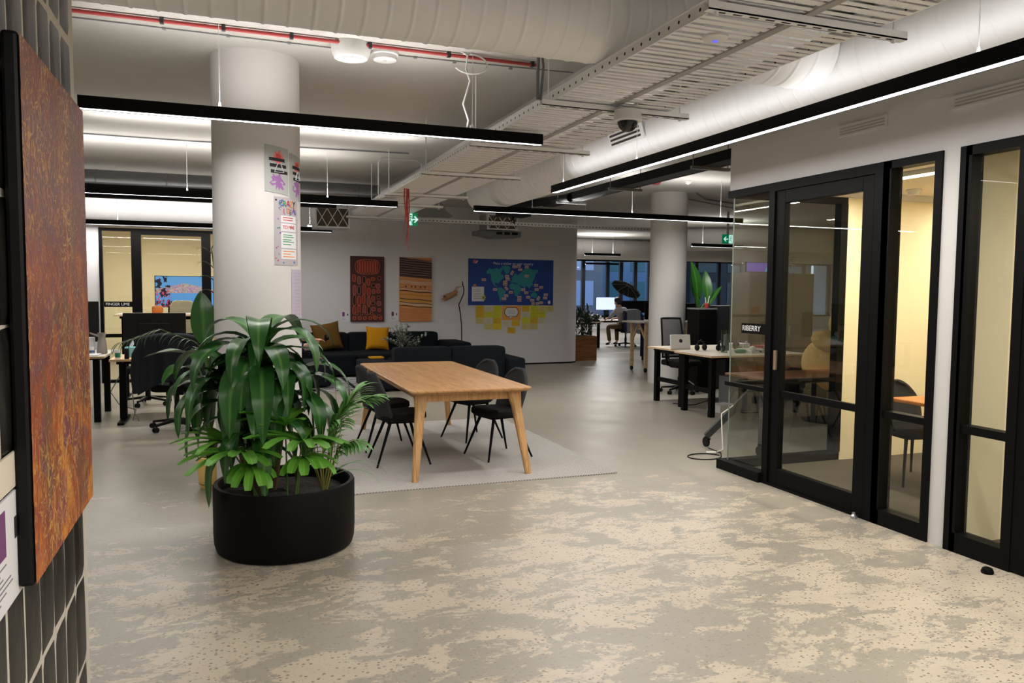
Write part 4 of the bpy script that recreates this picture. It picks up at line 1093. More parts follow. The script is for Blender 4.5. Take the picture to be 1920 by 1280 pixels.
for i in range(6): mb.box(x - .1, x + .06 + .02 * math.sin(i * 4), -.009, -.0086, z + .08 - i * .036, z + .088 - i * .036, 1)
mb.build('note_card', [PAPER, GTEXT], t)
mb = MB(); x, z = U(236, 490); mb.ell((x, -.009, z), (.035, .003, .035), 14, 6); x, z = U(352, 655)
for i in range(7):
    a = 2 * PI * i / 7; mb.bar((x, -.009, z), (x + .06 * math.cos(a), -.009, z + .06 * math.sin(a)), .022, .002, 1, up=(0, 1, 0))
mb.build('motif', [solid('tan_motif', 190, 130, 90), solid('leaf_motif', 190, 190, 90)], t)
mb = MB(); x, z = U(245, 163); mb.ell((x - .02, -.008, z), (.035, .002, .04), 12, 6); mb.bar((x, -.008, z - .03), (x + .05, -.008, z + .02), .03, .002, 1, up=(0, 1, 0)); mb.build('emblem', [solid('emblem_coral', 206, 96, 100), solid('emblem_pale', 190, 190, 206)], t)
mb = MB(); x, z = U(1274, 717); mb.ell((x, -.008, z), (.032, .002, .04), 14, 6); mb.build('round_badge', LTEXT, t)

# sticky notes under the map
NOTE = [solid('sticky_yellow', 222, 200, 36), solid('sticky_pale', 206, 202, 176), solid('sticky_mustard', 214, 176, 40), solid('sticky_cream', 206, 192, 126), solid('sticky_lime', 204, 204, 50)]
ords = ['topmost', 'second from top', 'third from top', 'fourth from top']
CNAMES = ['leftmost column', 'second column from left', 'third column from left', 'column right of speech bubble', 'third column from right', 'second column from right', 'rightmost column']
LAY = [(0, 308, [2, 2, 3]), (1, 428, [1, 4, 1, 3]), (2, 545, [4, 4, 2, 0]), (3, 940, [2, 1, 4, 3]), (4, 1058, [4, 4, 2, 3]), (5, 1170, [3, 4, 1]), (6, 1280, [3])]
NC = ['yellow', 'pale', 'mustard yellow', 'cream yellow', 'lime yellow']
def sticky(px, py, ci, label, rot=0.0):
    x, z = U(px, py)
    mb = MB(); mb.grid(lambda u, v: ((u - .5) * .182, -.004 - .004 * (1 - v) ** 2, (v - .5) * .128), 2, 4)
    for i in range(3): mb.box(-.06, .03 + .02 * math.sin(px + i * 3), -.0095, -.0088, .02 - i * .028, .0235 - i * .028, 1)
    o = one('sticky_note', mb, [NOTE[ci], mat('note_ink', S(150, 140, 70), .9) if 'note_ink' not in bpy.data.materials else bpy.data.materials['note_ink']], label, 'sticky note', (MX + x, YB - .001, MZ + z), group='sticky notes under the map'); o.rotation_euler[1] = rot
for ci, px, rows in LAY:
    for r, k in enumerate(rows): sticky(px, 806 + r * 84, k, f'{NC[k]} sticky note, {ords[r]} in {CNAMES[ci]} under map')
sticky(672, 1015, 1, 'pale sticky note hanging below the left half of the orange speech bubble card')
sticky(803, 1012, 2, 'mustard sticky note hanging below the right half of the orange speech bubble card')
sticky(742, 1110, 2, 'mustard sticky note at the very bottom, alone below the speech bubble card', R(3))
t = thing('speech_bubble_card', 'orange card with a white outlined speech bubble under the map', 'card', (MX + U(742, 868)[0], YB - .001, MZ + U(742, 868)[1]))
mb = MB(); mb.box(-.215, .215, -.006, 0, -.155, .16); mb.build('card', ORANGEC, t)
def bub(k, y, m):
    pts = []
    for i in range(40):
        a = 2 * PI * i / 40; e = .62; lo = 1 + .05 * math.cos(6 * a)
        pts.append(((.145 * k) * lo * math.copysign(abs(math.cos(a)) ** e, math.cos(a)), y, .02 + .095 * k * lo * math.copysign(abs(math.sin(a)) ** e, math.sin(a))))
    mb.add(pts, [tuple(range(40))], m); mb.add([(-.05 * k, y, -.06), (.05 * k, y, -.06), (-.03, y, -.125 * k)], [(0, 1, 2)], m)
mb = MB(); bub(1.1, -.0066, 1); bub(1.0, -.0072, 0)
for i in range(3): mb.box(-.09, .08, -.0078, -.0074, .05 - i * .03, .056 - i * .03, 2)
mb.build('speech_bubble', [PAPER, INK, GTEXT], t, fix=False)
# ------------------------------------------------------------------ sofas
def cushion_block(mb, x0, x1, y0, y1, z0, z1, e=.16, m=0):
    mb.ell(((x0 + x1) / 2, (y0 + y1) / 2, (z0 + z1) / 2), ((x1 - x0) / 2, (y1 - y0) / 2, (z1 - z0) / 2), 44, 24, m, e)
def seam(mb, x0, x1, y0, y1, z, r=.006):
    p = rounded((x1 - x0) / 2, (y1 - y0) / 2, .05, 4); cx, cy = (x0 + x1) / 2, (y0 + y1) / 2
    mb.tube([(cx + a, cy + b, z) for a, b in p], r, 6, closed=True)
def sofa(label, x0, x1, y0, y1, h=.42, back=None, bt=.28, bh=.76, group='dark modular sofa'):
    """back: '+y', '-y' or None"""
    cx, cy = (x0 + x1) / 2, (y0 + y1) / 2
    t = thing('sofa_module', label, 'sofa', (cx, cy, 0), 0, group)
    x0 -= cx; x1 -= cx; y0 -= cy; y1 -= cy
    sy0, sy1 = y0, y1
    if back == '+y': sy1 = y1 - bt
    if back == '-y': sy0 = y0 + bt
    mb = MB(); cushion_block(mb, x0, x1, sy0, sy1, .035, h, .13); mb.build('seat', SOFAF, t)
    mb = MB(); seam(mb, x0 + .004, x1 - .004, sy0 + .004, sy1 - .004, h - .05); mb.build('piping', SOFAF, t)
    if back:
        b0, b1 = (y1 - bt, y1) if back == '+y' else (y0, y0 + bt)
        mb = MB(); cushion_block(mb, x0, x1, b0, b1, .035, bh, .14); mb.build('backrest', SOFAF, t)
    for a in (x0 + .1, x1 - .1):
        for b in (y0 + .1, y1 - .1):
            mb = MB(); mb.cyl((a, b, 0), (a, b, .06), .025, n=10); mb.build('foot', BLACKP, t)
    return t
sofa('dark sofa module against the back wall where the seated person is, left end', .64, 1.46, 14.15, 15.45, back='+y')
sofa('dark sofa module against the back wall behind the olive cushion', 1.465, 2.25, 14.15, 15.45, back='+y')
sofa('dark sofa module against the back wall behind the mustard cushion', 2.255, 3.15, 14.15, 15.45, back='+y')
sofa('dark sofa module against the back wall behind the grey-green branches', 3.155, 4.05, 14.15, 15.45, back='+y')
sofa('low dark corner module at the right end of the wall sofa, by the floor lamp', 4.055, 4.46, 14.2, 15.3, h=.6)
sofa('dark chaise module without a back at the left end of the front sofa', 2.04, 2.48, 11.9, 13.0, h=.45)
sofa('dark sofa module seen from behind, left of the two beyond the table', 2.485, 3.42, 11.95, 13.0, back='-y', bh=.69)
sofa('dark sofa module seen from behind, right of the two beyond the table', 3.425, 4.34, 11.95, 13.0, back='-y', bh=.69)
sofa('low dark end module at the right end of the front sofa', 4.345, 4.66, 11.85, 13.0, h=.49)
sofa('dark square ottoman left of the patterned rug', .9, 1.6, 12.6, 13.4, h=.43)
mb = MB(); mb.box(.6, 3.4, 12.3, 14.05, .001, .012); one('area_rug', mb, TRIBAL, 'black and white patterned rug between the dark sofas', 'rug')
def cushion(label, x, y, z, w, m, tilt, rz, roll=0.0):
    mb = MB(); mb.grid(lambda u, v: (0, 0, 0), 1, 1) if False else None
    n = 16
    def side(sg):
        def fn(u, v):
            a = (u - .5) * 2; b = (v - .5) * 2
            pin = 1 - .10 * (1 - abs(a) ** 2) * abs(b) ** 6 ; pin2 = 1 - .10 * (1 - abs(b) ** 2) * abs(a) ** 6
            return (a * w / 2 * pin2, sg * .085 * ((1 - a ** 4) * (1 - b ** 4)) ** .6, w / 2 + b * w / 2 * pin)
        return fn
    mb.grid(side(1), n, n); mb.grid(side(-1), n, n)
    o = one('cushion', mb, m, label, 'cushion', (x, y, z)); o.rotation_euler = (tilt, roll, rz); return o
cushion('olive brown cushion leaning on the wall sofa beside the seated person', 1.86, 14.9, .44, .54, OLIVE, R(-14), R(4), R(-9))
cushion('mustard yellow cushion leaning on the wall sofa', 2.78, 15.0, .425, .46, MUSTARD, R(-12), R(-4), R(2))
mb = MB(); mb.box(-.12, .12, -.1, .1, 0, .03); one('folded_throw', mb, MUSTARD, 'small mustard throw folded on the chaise seat', 'throw', (2.36, 12.85, .452), bevel=.012)

# vase of dried branches on a low table between the sofas
t = thing('side_table', 'low black side table hidden behind the front sofa backs', 'table', (2.95, 13.45, .013))
mb = MB(); mb.lathe([(0, .36), (.28, .36), (.28, .38), (0, .38)], 32); mb.build('tabletop', BLACKM, t); mb = MB(); mb.cyl((0, 0, .01), (0, 0, .36), .025); mb.lathe([(0, 0), (.2, 0), (.2, .012), (0, .014)], 24); mb.build('pedestal', BLACKM, t)

def leaf(mb, base, az, elev, L, W, droop, n=9, m=0, fold=.22, blunt=0.0, wave=.0, twist=0.0, curl=1.0):
    """strip leaf with a folded midrib; uv.x runs across, uv.y along"""
    p = Vector(base); e = elev; ph = random.random() * 6
    rows = []
    d_ = L / n
    for i in range(n + 1):
        t_ = i / n
        rows.append((p.copy(), e))
        e2 = max(e, -1.5)
        p = p + Vector((math.cos(az) * math.cos(e2), math.sin(az) * math.cos(e2), math.sin(e2))) * d_
        e -= droop / n * (1 + curl * t_)
    side = Vector((-math.sin(az), math.cos(az), 0)); us = 4
    vs = []
    for i, (q, e) in enumerate(rows):
        t_ = i / n
        if blunt: w = W * min(1, .3 + t_ * 2.4) * (1 if t_ < .92 else 1 - blunt * (t_ - .92) / .08 * .5)
        else: w = W * (math.sin(PI * min(1, .06 + t_ * .94) ** .82) ** .75 if t_ < 1 else .0)
        e2 = max(e, -1.5)
        up = Vector((-math.cos(az) * math.sin(e2), -math.sin(az) * math.sin(e2), math.cos(e2)))
        sd = (side * math.cos(twist * t_) + up * math.sin(twist * t_))
        for j in range(us + 1):
            s = (j / us - .5) * 2
            vs.append(q + sd * (s * w / 2) + up * (abs(s) * fold * w * .5 + wave * math.sin(ph + t_ * 11 + s) * abs(s)))
    o = len(mb.v); k = us + 1
    fs = [(i * k + j, i * k + j + 1, (i + 1) * k + j + 1, (i + 1) * k + j) for i in range(n) for j in range(us)]
    mb.add(vs, fs, m, True)
    for i in range(n + 1):
        for j in range(k): mb.uv[o + i * k + j] = (j / us, i / n)
    return rows[-1][0]

random.seed(12)
t = thing('dried_branches', 'bunch of grey-green dried branches in a dark vase behind the front sofa', 'plant', (2.95, 13.45, .394))
mb = MB(); mb.lathe([(0, 0), (.06, 0), (.08, .08), (.06, .16), (.045, .2), (.055, .22)], 24); mb.build('vase', PBLACK, t)
mb = MB(); lv = MB()
for i in range(26):
    az = random.uniform(0, 2 * PI); e = random.uniform(.35, 1.45); L = random.uniform(.28, .52)
    if math.cos(az) < -.3: L *= .85
    pts = [Vector((0, 0, .18))]
    for k_ in range(6):
        pts.append(pts[-1] + Vector((math.cos(az) * math.cos(e), math.sin(az) * math.cos(e), math.sin(e))) * L / 6); e -= .06
    mb.tube(pts, .003, 5)
    for k_ in range(2, 7):
        for s in range(4):
            leaf(lv, pts[k_] + Vector((0, 0, random.uniform(-.03, .03))), az + random.uniform(-1.8, 1.8), random.uniform(-.3, 1.2), random.uniform(.045, .075), .03, .3, 3)
mb.build('twigs', CANE, t); lv.build('foliage', LEAF_G, t, fix=False)

# floor lamp with wicker shade
t = thing('floor_lamp', 'thin black floor lamp with a small wicker shade by the sofa corner', 'lamp', (4.62, 15.38, 0))
mb = MB(); mb.tube([(.0, 0, .02), (-.02, 0, .9), (-.06, 0, 1.2), (-.08, 0, 1.3), (.02, 0, 1.52), (.03, 0, 1.62), (0, 0, 1.72), (-.01, 0, 1.78)], .011, 10); mb.build('pole', BLACKM, t)
mb = MB(); mb.lathe([(0, 0), (.13, 0), (.13, .015), (.02, .025), (0, .025)], 24); mb.build('base', BLACKM, t)
WICK = mat('wicker', S(176, 134, 92), .8, bump=.9, bscale=70)
mb = MB()
mb.tube([(-.02, 0, 1.68), (-.1, 0, 1.66), (-.14, 0, 1.58), (-.12, 0, 1.48)], .008, 8)
mb.grid(lambda u, v: (-.12 - .27 * v + .02 * math.sin(u * 18), (.02 + .13 * v ** .7) * math.cos(2 * PI * u), 1.55 - .12 * v + (.03 + .06 * v * (1 - .75 * v)) * math.sin(2 * PI * u) * 1.3), 24, 8)
for i in range(6): mb.bar((-.12 - .02 * i, 0, 1.56), (-.16 + .015 * i, 0, 1.66 + .005 * i), .012, .006, w1=.004)
mb.build('wicker_shade', WICK, t)

# ------------------------------------------------------------------ planter in front of the column
PX, PY, PR, PH = .34, 4.965, .425, .41
t = thing('planter', 'wide round matt black planter on the concrete in front of the big column', 'planter', (PX, PY, 0))
mb = MB(); mb.lathe([(0, 0), (PR - .04, 0), (PR - .015, .012), (PR - .004, .05), (PR, .12), (PR, PH - .012), (PR - .006, PH), (PR - .028, PH), (PR - .034, PH - .01), (PR - .036, .3), (0, .3)], 72); mb.build('pot', PBLACK, t)
mb = MB(); mb.grid(lambda u, v: ((PR - .037) * v * math.cos(2 * PI * u), (PR - .037) * v * math.sin(2 * PI * u), .335 + .02 * noise.noise((u * 12, v * 9, 1))), 40, 8); mb.build('soil', SOIL, t)
random.seed(4)
t = thing('dracaena_plant', 'tall dark green plant with long drooping glossy leaves in the black planter', 'plant', (.2, 5.02, .33))
mb = MB()
for a in [((0, 0, 0), (.02, -.02, .5), (.0, -.04, .92)), ((-.06, .04, 0), (-.14, .05, .4), (-.17, .04, .72)), ((.07, .03, 0), (.12, .03, .35), (.16, .04, .66)), ((.02, .08, 0), (.03, .09, .4), (.02, .08, .8)), ((-.02, -.08, 0), (-.03, -.12, .25), (-.05, -.15, .45))]:
    mb.tube(a, [.026, .023, .018], 10)
mb.build('cane', CANE, t)
lv = MB()
crowns = [((0, -.04, .88), 28, .68, .135), ((-.17, .04, .70), 19, .6, .125), ((.16, .04, .62), 19, .58, .12), ((.02, .08, .78), 14, .58, .12), ((-.05, -.15, .45), 14, .5, .11)]
for (c, n, L, W) in crowns:
    for i in range(n):
        az = i * 2.399 + random.uniform(-.25, .25); k_ = i / n
        el = 1.35 - 1.15 * k_ + random.uniform(-.12, .12)
        leaf(lv, (c[0], c[1], c[2] - .16 * k_), az, el, L * random.uniform(.78, 1.1), W * random.uniform(.85, 1.15), 2.3 + random.uniform(0, .6) + .5 * k_, 12, 0, .2, wave=.004, twist=random.uniform(-.35, .35), curl=.4)
lv.build('foliage', LEAF_D, t, fix=False)

def fan(lv, st, base, tip, n, L, W, az0, spread, el, droop, m=0):
    st.tube([base, Vector(base).lerp(Vector(tip), .5) + Vector((0, 0, .03)), tip], [.006, .005, .004], 8)
    for i in range(n):
        a = az0 + spread * ((i + .5) / n - .5)
        leaf(lv, tip, a, el + random.uniform(-.15, .2), L * random.uniform(.8, 1.1) * (1 - .25 * abs((i + .5) / n - .5) * 2), W * random.uniform(.8, 1.15), droop + random.uniform(-.1, .2), 7, m, .35, .6)
random.seed(8)
t = thing('lady_palm', 'bright green fan-leaved palm at the left front of the black planter', 'plant', (.12, 4.78, .33))
lv = MB(); st = MB()
fan(lv, st, (.04, .02, 0), (-.04, -.06, .31), 13, .36, .062, PI * 1.1, 4.6, .2, .5)
fan(lv, st, (.06, .03, 0), (-.12, .02, .36), 9, .34, .055, PI * .95, 2.6, .3, .45)
fan(lv, st, (.08, .03, 0), (.02, -.08, .24), 7, .26, .06, PI * 1.45, 2.6, .0, .9)
st.build('stem', STEMG, t); lv.build('foliage', LEAF_F, t, fix=False)
t = thing('lady_palm', 'bright green fan-leaved palm at the middle front of the black planter', 'plant', (.36, 4.74, .33))
lv = MB(); st = MB()
fan(lv, st, (.02, .0, 0), (.06, -.05, .36), 13, .36, .062, PI * 1.15, 5.2, .25, .5)
fan(lv, st, (-.02, .03, 0), (-.03, .02, .45), 10, .32, .056, PI * .9, 5.0, .5, .45)
fan(lv, st, (.03, .0, 0), (.06, -.04, .27), 7, .26, .06, PI * 1.6, 2.4, .1, .8)
st.build('stem', STEMG, t); lv.build('foliage', LEAF_F, t, fix=False)
t = thing('feather_palm', 'light green feathery palm with thin yellow stalks at the right of the black planter', 'plant', (.56, 4.84, .33))
lv = MB(); st = MB()
def feather(pts, n, L, W, el=.2):
    pts = [Vector(p) for p in pts]; st.tube(pts, [.0065] + [.004] * (len(pts) - 1), 8)
    for i in range(n):
        f = .45 + .55 * i / (n - 1); q = f * (len(pts) - 1); k_ = min(int(q), len(pts) - 2); p = pts[k_].lerp(pts[k_ + 1], q - k_)
        d = (pts[k_ + 1] - pts[k_]).normalized(); az = math.atan2(d.y, d.x); e = math.asin(max(-1, min(1, d.z)))
        for s in (-1, 1):
            leaf(lv, p, az + s * (1.1 - .75 * f), e * .6 + el - .1 * f, L * (1.1 - .35 * f) * random.uniform(.9, 1.1), W, .9, 6, 0, .25)
feather([(0, 0, 0), (.02, -.02, .2), (.05, -.05, .42), (.14, -.1, .55), (.24, -.14, .6)], 15, .25, .03, .3)
feather([(.02, .0, 0), (.03, -.02, .2), (.02, -.08, .36), (-.02, -.14, .40)], 10, .2, .026, -.2)
feather([(-.01, .0, 0), (.04, .0, .25), (.10, .02, .47), (.19, .05, .6)], 14, .25, .032, .4)
feather([(.01, -.02, 0), (.05, -.04, .18), (.10, -.1, .32), (.16, -.2, .36)], 9, .2, .026, .0)
feather([(.0, .01, 0), (-.02, -.02, .2), (.03, -.04, .38), (.06, -.12, .46)], 9, .22, .035, .2)
for a, L, e in ((-.25, .42, .55), (-.05, .34, .9), (.1, .46, .75)):
    leaf(lv, (.03, -.02, .1), a, e, L, .016, 1.5, 9, 0, .2)
random.seed(2)
for i in range(14):
    a = random.uniform(0, 6.28); st.tube([(0, 0, 0), (.06 * math.cos(a), .06 * math.sin(a) - .02, .18), (.11 * math.cos(a), .11 * math.sin(a) - .03, .3 + .15 * random.random())], [.005, .004, .002], 6)
st.build('stem', STEMY, t); lv.build('foliage', LEAF_K, t, fix=False)

# yellow pot behind, with a big-leaved plant and a palm
t = thing('plant_pot', 'yellow ceramic pot on the floor behind the black planter, beside the big column', 'pot', (-.105, 6.57, 0))
mb = MB(); mb.lathe([(0, 0), (.085, 0), (.105, .03), (.115, .1), (.118, .22), (.11, .26), (.098, .26), (.1, .2), (0, .2)], 40); mb.build('pot', YPOT, t)
mb = MB(); mb.lathe([(.109, .043), (.1115, .046), (.109, .05)], 40); mb.lathe([(0, .235), (.1, .235)], 24, m=1); mb.build('stripe', [mat('dark_glaze', S(120, 90, 40), .5), SOIL], t)
t = thing('bird_of_paradise_plant', 'broad-leaved green plant in the yellow pot on the left of the big column', 'plant', (-.105, 6.57, .24))
lv = MB(); st = MB(); random.seed(3)
for tip, az, el, L, W, dr_ in (((-.05, .06, .92), PI * .56, 1.38, .44, .2, .2), ((-.1, .05, .82), PI * 1.02, .3, .40, .15, .55), ((-.08, -.02, .62), PI * 1.1, .1, .34, .13, 1.1), ((-.03, -.1, .86), PI * 1.4, .3, .3, .14, 1.0), ((-.12, -.05, .72), PI * 1.25, .4, .36, .14, 1.2)):
    st.tube([(0, 0, 0), Vector(tip) * .55 + Vector((0, 0, .05)), tip], [.012, .009, .006], 8)
    leaf(lv, tip, az, el, L, W, dr_, 10, 0, .25, wave=.006)
st.build('stem', STEMG, t); lv.build('foliage', LEAF_B, t, fix=False)
t = thing('potted_palm', 'grey-green feathery palm behind the big column, fronds reaching left', 'plant', (.06, 7.4, 0))
mb = MB(); mb.lathe([(0, 0), (.12, 0), (.15, .28), (.155, .3), (.14, .3), (.135, .27), (0, .27)], 32); mb.build('pot', PBLACK, t)
lv = MB(); st = MB(); random.seed(6)
def frond(pts, n, L, W, droop=.9, up=.15):
    pts = [Vector(p) for p in pts]; st.tube(pts, [.008] + [.005] * (len(pts) - 1), 8)
    for i in range(n):
        f = .3 + .7 * i / (n - 1); q = f * (len(pts) - 1); k_ = min(int(q), len(pts) - 2); p = pts[k_].lerp(pts[k_ + 1], q - k_)
        d = (pts[k_ + 1] - pts[k_]).normalized(); az = math.atan2(d.y, d.x); e = math.asin(max(-1, min(1, d.z)))
        for s in (-1, 1): leaf(lv, p, az + s * (1.2 - .6 * f), e * .5 + up, L * (1.1 - .5 * f), W, droop, 6, 0, .2)
frond([(0, 0, .25), (-.1, 0, .8), (-.3, -.04, 1.12), (-.58, -.1, 1.24), (-.84, -.15, 1.14)], 13, .34, .016, 1.3)
frond([(0, 0, .25), (-.04, 0, .9), (-.12, 0, 1.5), (-.16, 0, 1.95), (-.06, -.02, 2.15)], 11, .3, .017, 1.1, .0)
frond([(0, 0, .25), (-.02, -.05, .7), (-.1, -.12, 1.0), (-.2, -.2, 1.05)], 9, .3, .016, 1.3)
frond([(0, 0, .25), (.02, .05, .8), (.05, .15, 1.3), (.1, .3, 1.4)], 9, .3, .016, 1.2)
st.build('stem', STEMG, t); lv.build('foliage', LEAF_P, t, fix=False)
# ------------------------------------------------------------------ office furniture kit
def desk(label, x, y, w, d, z=.76, top=DESKTOP, tfoot=False, legx=.1, legy=.12, group='office desks'):
    """x, y = near-left corner"""
    t = thing('office_desk', label, 'desk', (x, y, 0), 0, group)
    mb = MB(); mb.box(0, w, 0, d, z - .025, z); mb.build('desktop', [top], t, bevel=.003)
    mb = MB(); mb.box(-.001, w + .001, -.0015, -.0002, z - .024, z - .002); mb.box(-.0015, -.0002, 0, d, z - .024, z - .002); mb.build('edge_band', PLY, t)
    mb = MB(); mb.box(legx, w - legx, d * .5 - .03, d * .5 + .03, z - .085, z - .026); mb.box(legx - .03, legx + .03, .06, d - .06, z - .06, z - .026); mb.box(w - legx - .03, w - legx + .03, .06, d - .06, z - .06, z - .026)
    if not tfoot: mb.box(legx - .02, legx + .02, legy, d - legy, .3, .36)
    mb.build('underframe', BLACKM, t)
    for a in (legx, w - legx):
        if tfoot:
            mb = MB(); mb.box(a - .04, a + .04, d * .5 - .03, d * .5 + .03, .03, z - .06); mb.box(a - .035, a + .035, .04, d - .04, 0, .03); mb.build('leg', BLACKM, t, bevel=.004)
        else:
            for b in (legy, d - legy):
                mb = MB(); mb.box(a - .035, a + .035, b - .035, b + .035, 0, z - .03); mb.build('leg', BLACKM, t, bevel=.004)
    return t
def monitor(label, x, y, z, w, h, rz=0, screen=None, lift=.12, tilt=0):
    """screen faces local +y; we see the back from -y"""
    t = thing('computer_monitor', label, 'monitor', (x, y, z), rz, 'computer monitors')
    mb = MB(); mb.box(-w / 2, w / 2, -.015, .02, lift, lift + h); mb.box(-w * .25, w * .25, -.045, -.01, lift + h * .25, lift + h * .7); mb.build('casing', BLACKP, t, bevel=.006)
    mb = MB(); mb.box(-w / 2 + .012, w / 2 - .012, .0195, .0215, lift + .015, lift + h - .012); mb.build('screen', screen or BLACKS, t)
    mb = MB(); mb.box(-.03, .03, -.055, -.035, .01, lift + h * .4); mb.build('stand', BLACKP, t)
    mb = MB(); mb.box(-.13, .13, -.12, .08, 0, .012); mb.build('foot', BLACKP, t, bevel=.004)
    return t
def office_chair(label, x, y, rz, mesh=False, arms=True, group='office chairs'):
    """sitter faces local +y"""
    t = thing('office_chair', label, 'chair', (x, y, 0), rz, group)
    b = None
    mb = MB()
    mb.cyl((0, 0, .06), (0, 0, .12), .04)
    for i in range(5):
        a = 2 * PI * i / 5 + .3; mb.bar((.03 * math.cos(a), .03 * math.sin(a), .105), (.29 * math.cos(a), .29 * math.sin(a), .075), .05, .035, w1=.03, h1=.022)
    b = mb.build('star_base', BLACKP, t)
    for i in range(5):
        a = 2 * PI * i / 5 + .3; c, s = math.cos(a), math.sin(a); mb = MB()
        for k in (-1, 1):
            q = Vector((.30 * c - k * .016 * s, .30 * s + k * .016 * c, .029)); mb.cyl(q - Vector((-s, c, 0)) * .009, q + Vector((-s, c, 0)) * .009, .029, n=14)
        mb.cyl((.29 * c, .29 * s, .04), (.29 * c, .29 * s, .075), .011, n=8); mb.build('caster', BLACKP, b)
    mb = MB(); mb.cyl((0, 0, .1), (0, 0, .42), .026); mb.cyl((0, 0, .1), (0, 0, .26), .034); mb.box(-.09, .09, -.13, .13, .4, .44); mb.build('gas_lift', BLACKP, t)
    mb = MB(); mb.ell((0, .02, .485), (.25, .25, .05), 32, 12, 0, .35); mb.build('seat', SEATF, t)
    def back(u, v):
        s = u * 2 - 1; w = .23 - .03 * v ** 3 - .02 * (1 - v)
        return (s * w, -.23 - .06 * v + .05 * s * s - .03 * math.sin(v * PI) * -1 * .6, .56 + (.62 if mesh else .5) * v)
    mb = MB(); mb.grid(back, 12, 12); bk = mb.build('backrest', MESHBACK if mesh else SEATF, t, solid=.004 if mesh else .035)
    if mesh:
        fr = MB(); pts = [back(u / 12, 0) for u in range(13)] + [back(1, v / 12) for v in range(1, 13)] + [back(1 - u / 12, 1) for u in range(1, 13)] + [back(0, 1 - v / 12) for v in range(1, 12)]
        fr.tube(pts, .016, 8, closed=True); fr.build('back_frame', BLACKP, bk)
    mb = MB(); mb.tube([(0, -.1, .42), (0, -.26, .44), (0, -.29, .58), (0, -.27, .75)], .022, 8); mb.build('back_support', BLACKP, t)
    if arms:
        for s in (-1, 1):
            mb = MB(); mb.tube([(s * .2, .0, .44), (s * .28, .0, .46), (s * .29, -.02, .64)], .016, 8); mb.box(s * .29 - .035, s * .29 + .035, -.12, .13, .64, .67); mb.build('armrest', BLACKP, t)
    return t
def draped(label, name, x, y, rz, m, L0, L1, w=.29, zt=1.075, yb=-.285, seed=1, cat='jacket', lean=0.0, collar=None):
    """cloth hung over a chair back; L0 in front, L1 behind (the side away from the sitter)"""
    rng = random.Random(seed); k1, k2 = rng.uniform(0, 6), rng.uniform(0, 6)
    mb = MB(); tot = L0 + L1 + .1
    def fn(u, v):
        s = u * 2 - 1; d = v * tot
        hem = .06 * math.sin(u * 7 + k1) + .07 * abs(s)
        fold = .018 * math.sin(u * 15 + k2) + .012 * math.sin(u * 31 + k1)
        if d < L0: q = (L0 - d); yy = yb + .07 + fold * q; zz = zt - q
        elif d < L0 + .1: a = (d - L0) / .1 * PI; yy = yb + .07 * math.cos(a); zz = zt + .022 * math.sin(a)
        else: q = d - L0 - .1; yy = yb - .07 - fold * min(1, q * 3) - .05 * q; zz = zt - q - (hem * q if v > .9 else 0)
        ww = w * (1 + .12 * abs(zt - zz)) 
        zz -= .05 * abs(s) ** 3
        return (s * ww + lean * (zt - zz), yy + .05 * s * s * (1 if d < L0 else .6), zz)
    mb.grid(fn, 30, 40); 
    t = thing(name, label, cat, (x, y, 0), rz)
    mb.build('cloth_body', m, t, solid=.012)
    for s in (-1, 1):
        mb = MB(); pts = [(s * w * .95, yb - .02, zt - .06), (s * (w + .03), yb - .05, zt - .2), (s * (w + .05), yb - .07, zt - .4), (s * (w + .03), yb - .08, zt - .62)]
        mb.tube(pts, [.03, .055, .05, .045], 12); mb.build('sleeve', collar or m, t)
    return t

# ------------------------------------------------------------------ left desks
desk('pale-topped office desk at the far left, under the grey jug', -2.75, 10.12, 1.42, 1.1, .79)
desk('office desk with a wooden front edge left of the draped chair', -1.25, 9.86, 1.6, .76, .77, PLY, True)
desk('raised standing desk behind the black monitor, near the FINGER LIME glass', -1.45, 12.0, 1.5, .75, 1.22, DESKTOP, True, group='standing desks')
office_chair('black office chair with a dark jacket over its back, left of the big column', -.52, 9.5, R(-8))
draped('dark charcoal jacket draped over the office chair left of the big column', 'jacket', -.52, 9.5, R(-8), JACKET, .12, .52, .30, seed=4)
office_chair('black office chair behind the left desks, only its base clear of the draped chair', -1.0, 11.6, R(160), arms=False)
monitor('black monitor seen from behind on the wooden-edged left desk', -.8, 10.35, .77, .70, .42, 0, lift=.10)
monitor('black monitor at the far left edge on the pale-topped desk', -1.78, 10.85, .79, .62, .5, R(-4), lift=.13)
mb = MB(); mb.lathe([(0, 0), (.055, 0), (.06, .02), (.048, .14), (.038, .2), (.05, .255), (.046, .255), (.034, .2), (0, .19)], 28); mb.prism([(-.04, -.012, .23), (-.13, -.012, .262), (-.13, -.012, .248), (-.04, -.012, .205)], (0, .024, 0))
one('pitcher', mb, mat('grey_jug', S(132, 124, 116), .35), 'grey jug with a spout on the far left desk', 'jug', (-1.40, 10.5, .791))
mb = MB(); mb.box(-.045, .045, -.03, .03, 0, .2); one('carton', mb, PAPER, 'small white upright carton on the far left desk', 'carton', (-1.53, 10.55, .791), bevel=.003)
mb = MB(); mb.lathe([(0, 0), (.04, 0), (.042, .1), (.038, .1), (.036, .01), (0, .01)], 20); mb.tube([(-.04, 0, .08), (-.07, 0, .07), (-.07, 0, .03), (-.04, 0, .02)], .006, 6); mb.lathe([(.0424, .03), (.0428, .06)], 20, m=1)
one('mug', mb, [WHITEP, solid('mug_print', 70, 80, 120)], 'white mug with a blue print on the far left desk', 'mug', (-1.5, 10.32, .791))
mb = MB(); mb.box(-.22, .22, -.15, .15, 0, .012); one('paper_stack', mb, PAPER, 'stack of white paper at the front of the far left desk', 'paper', (-1.62, 10.3, .7915))
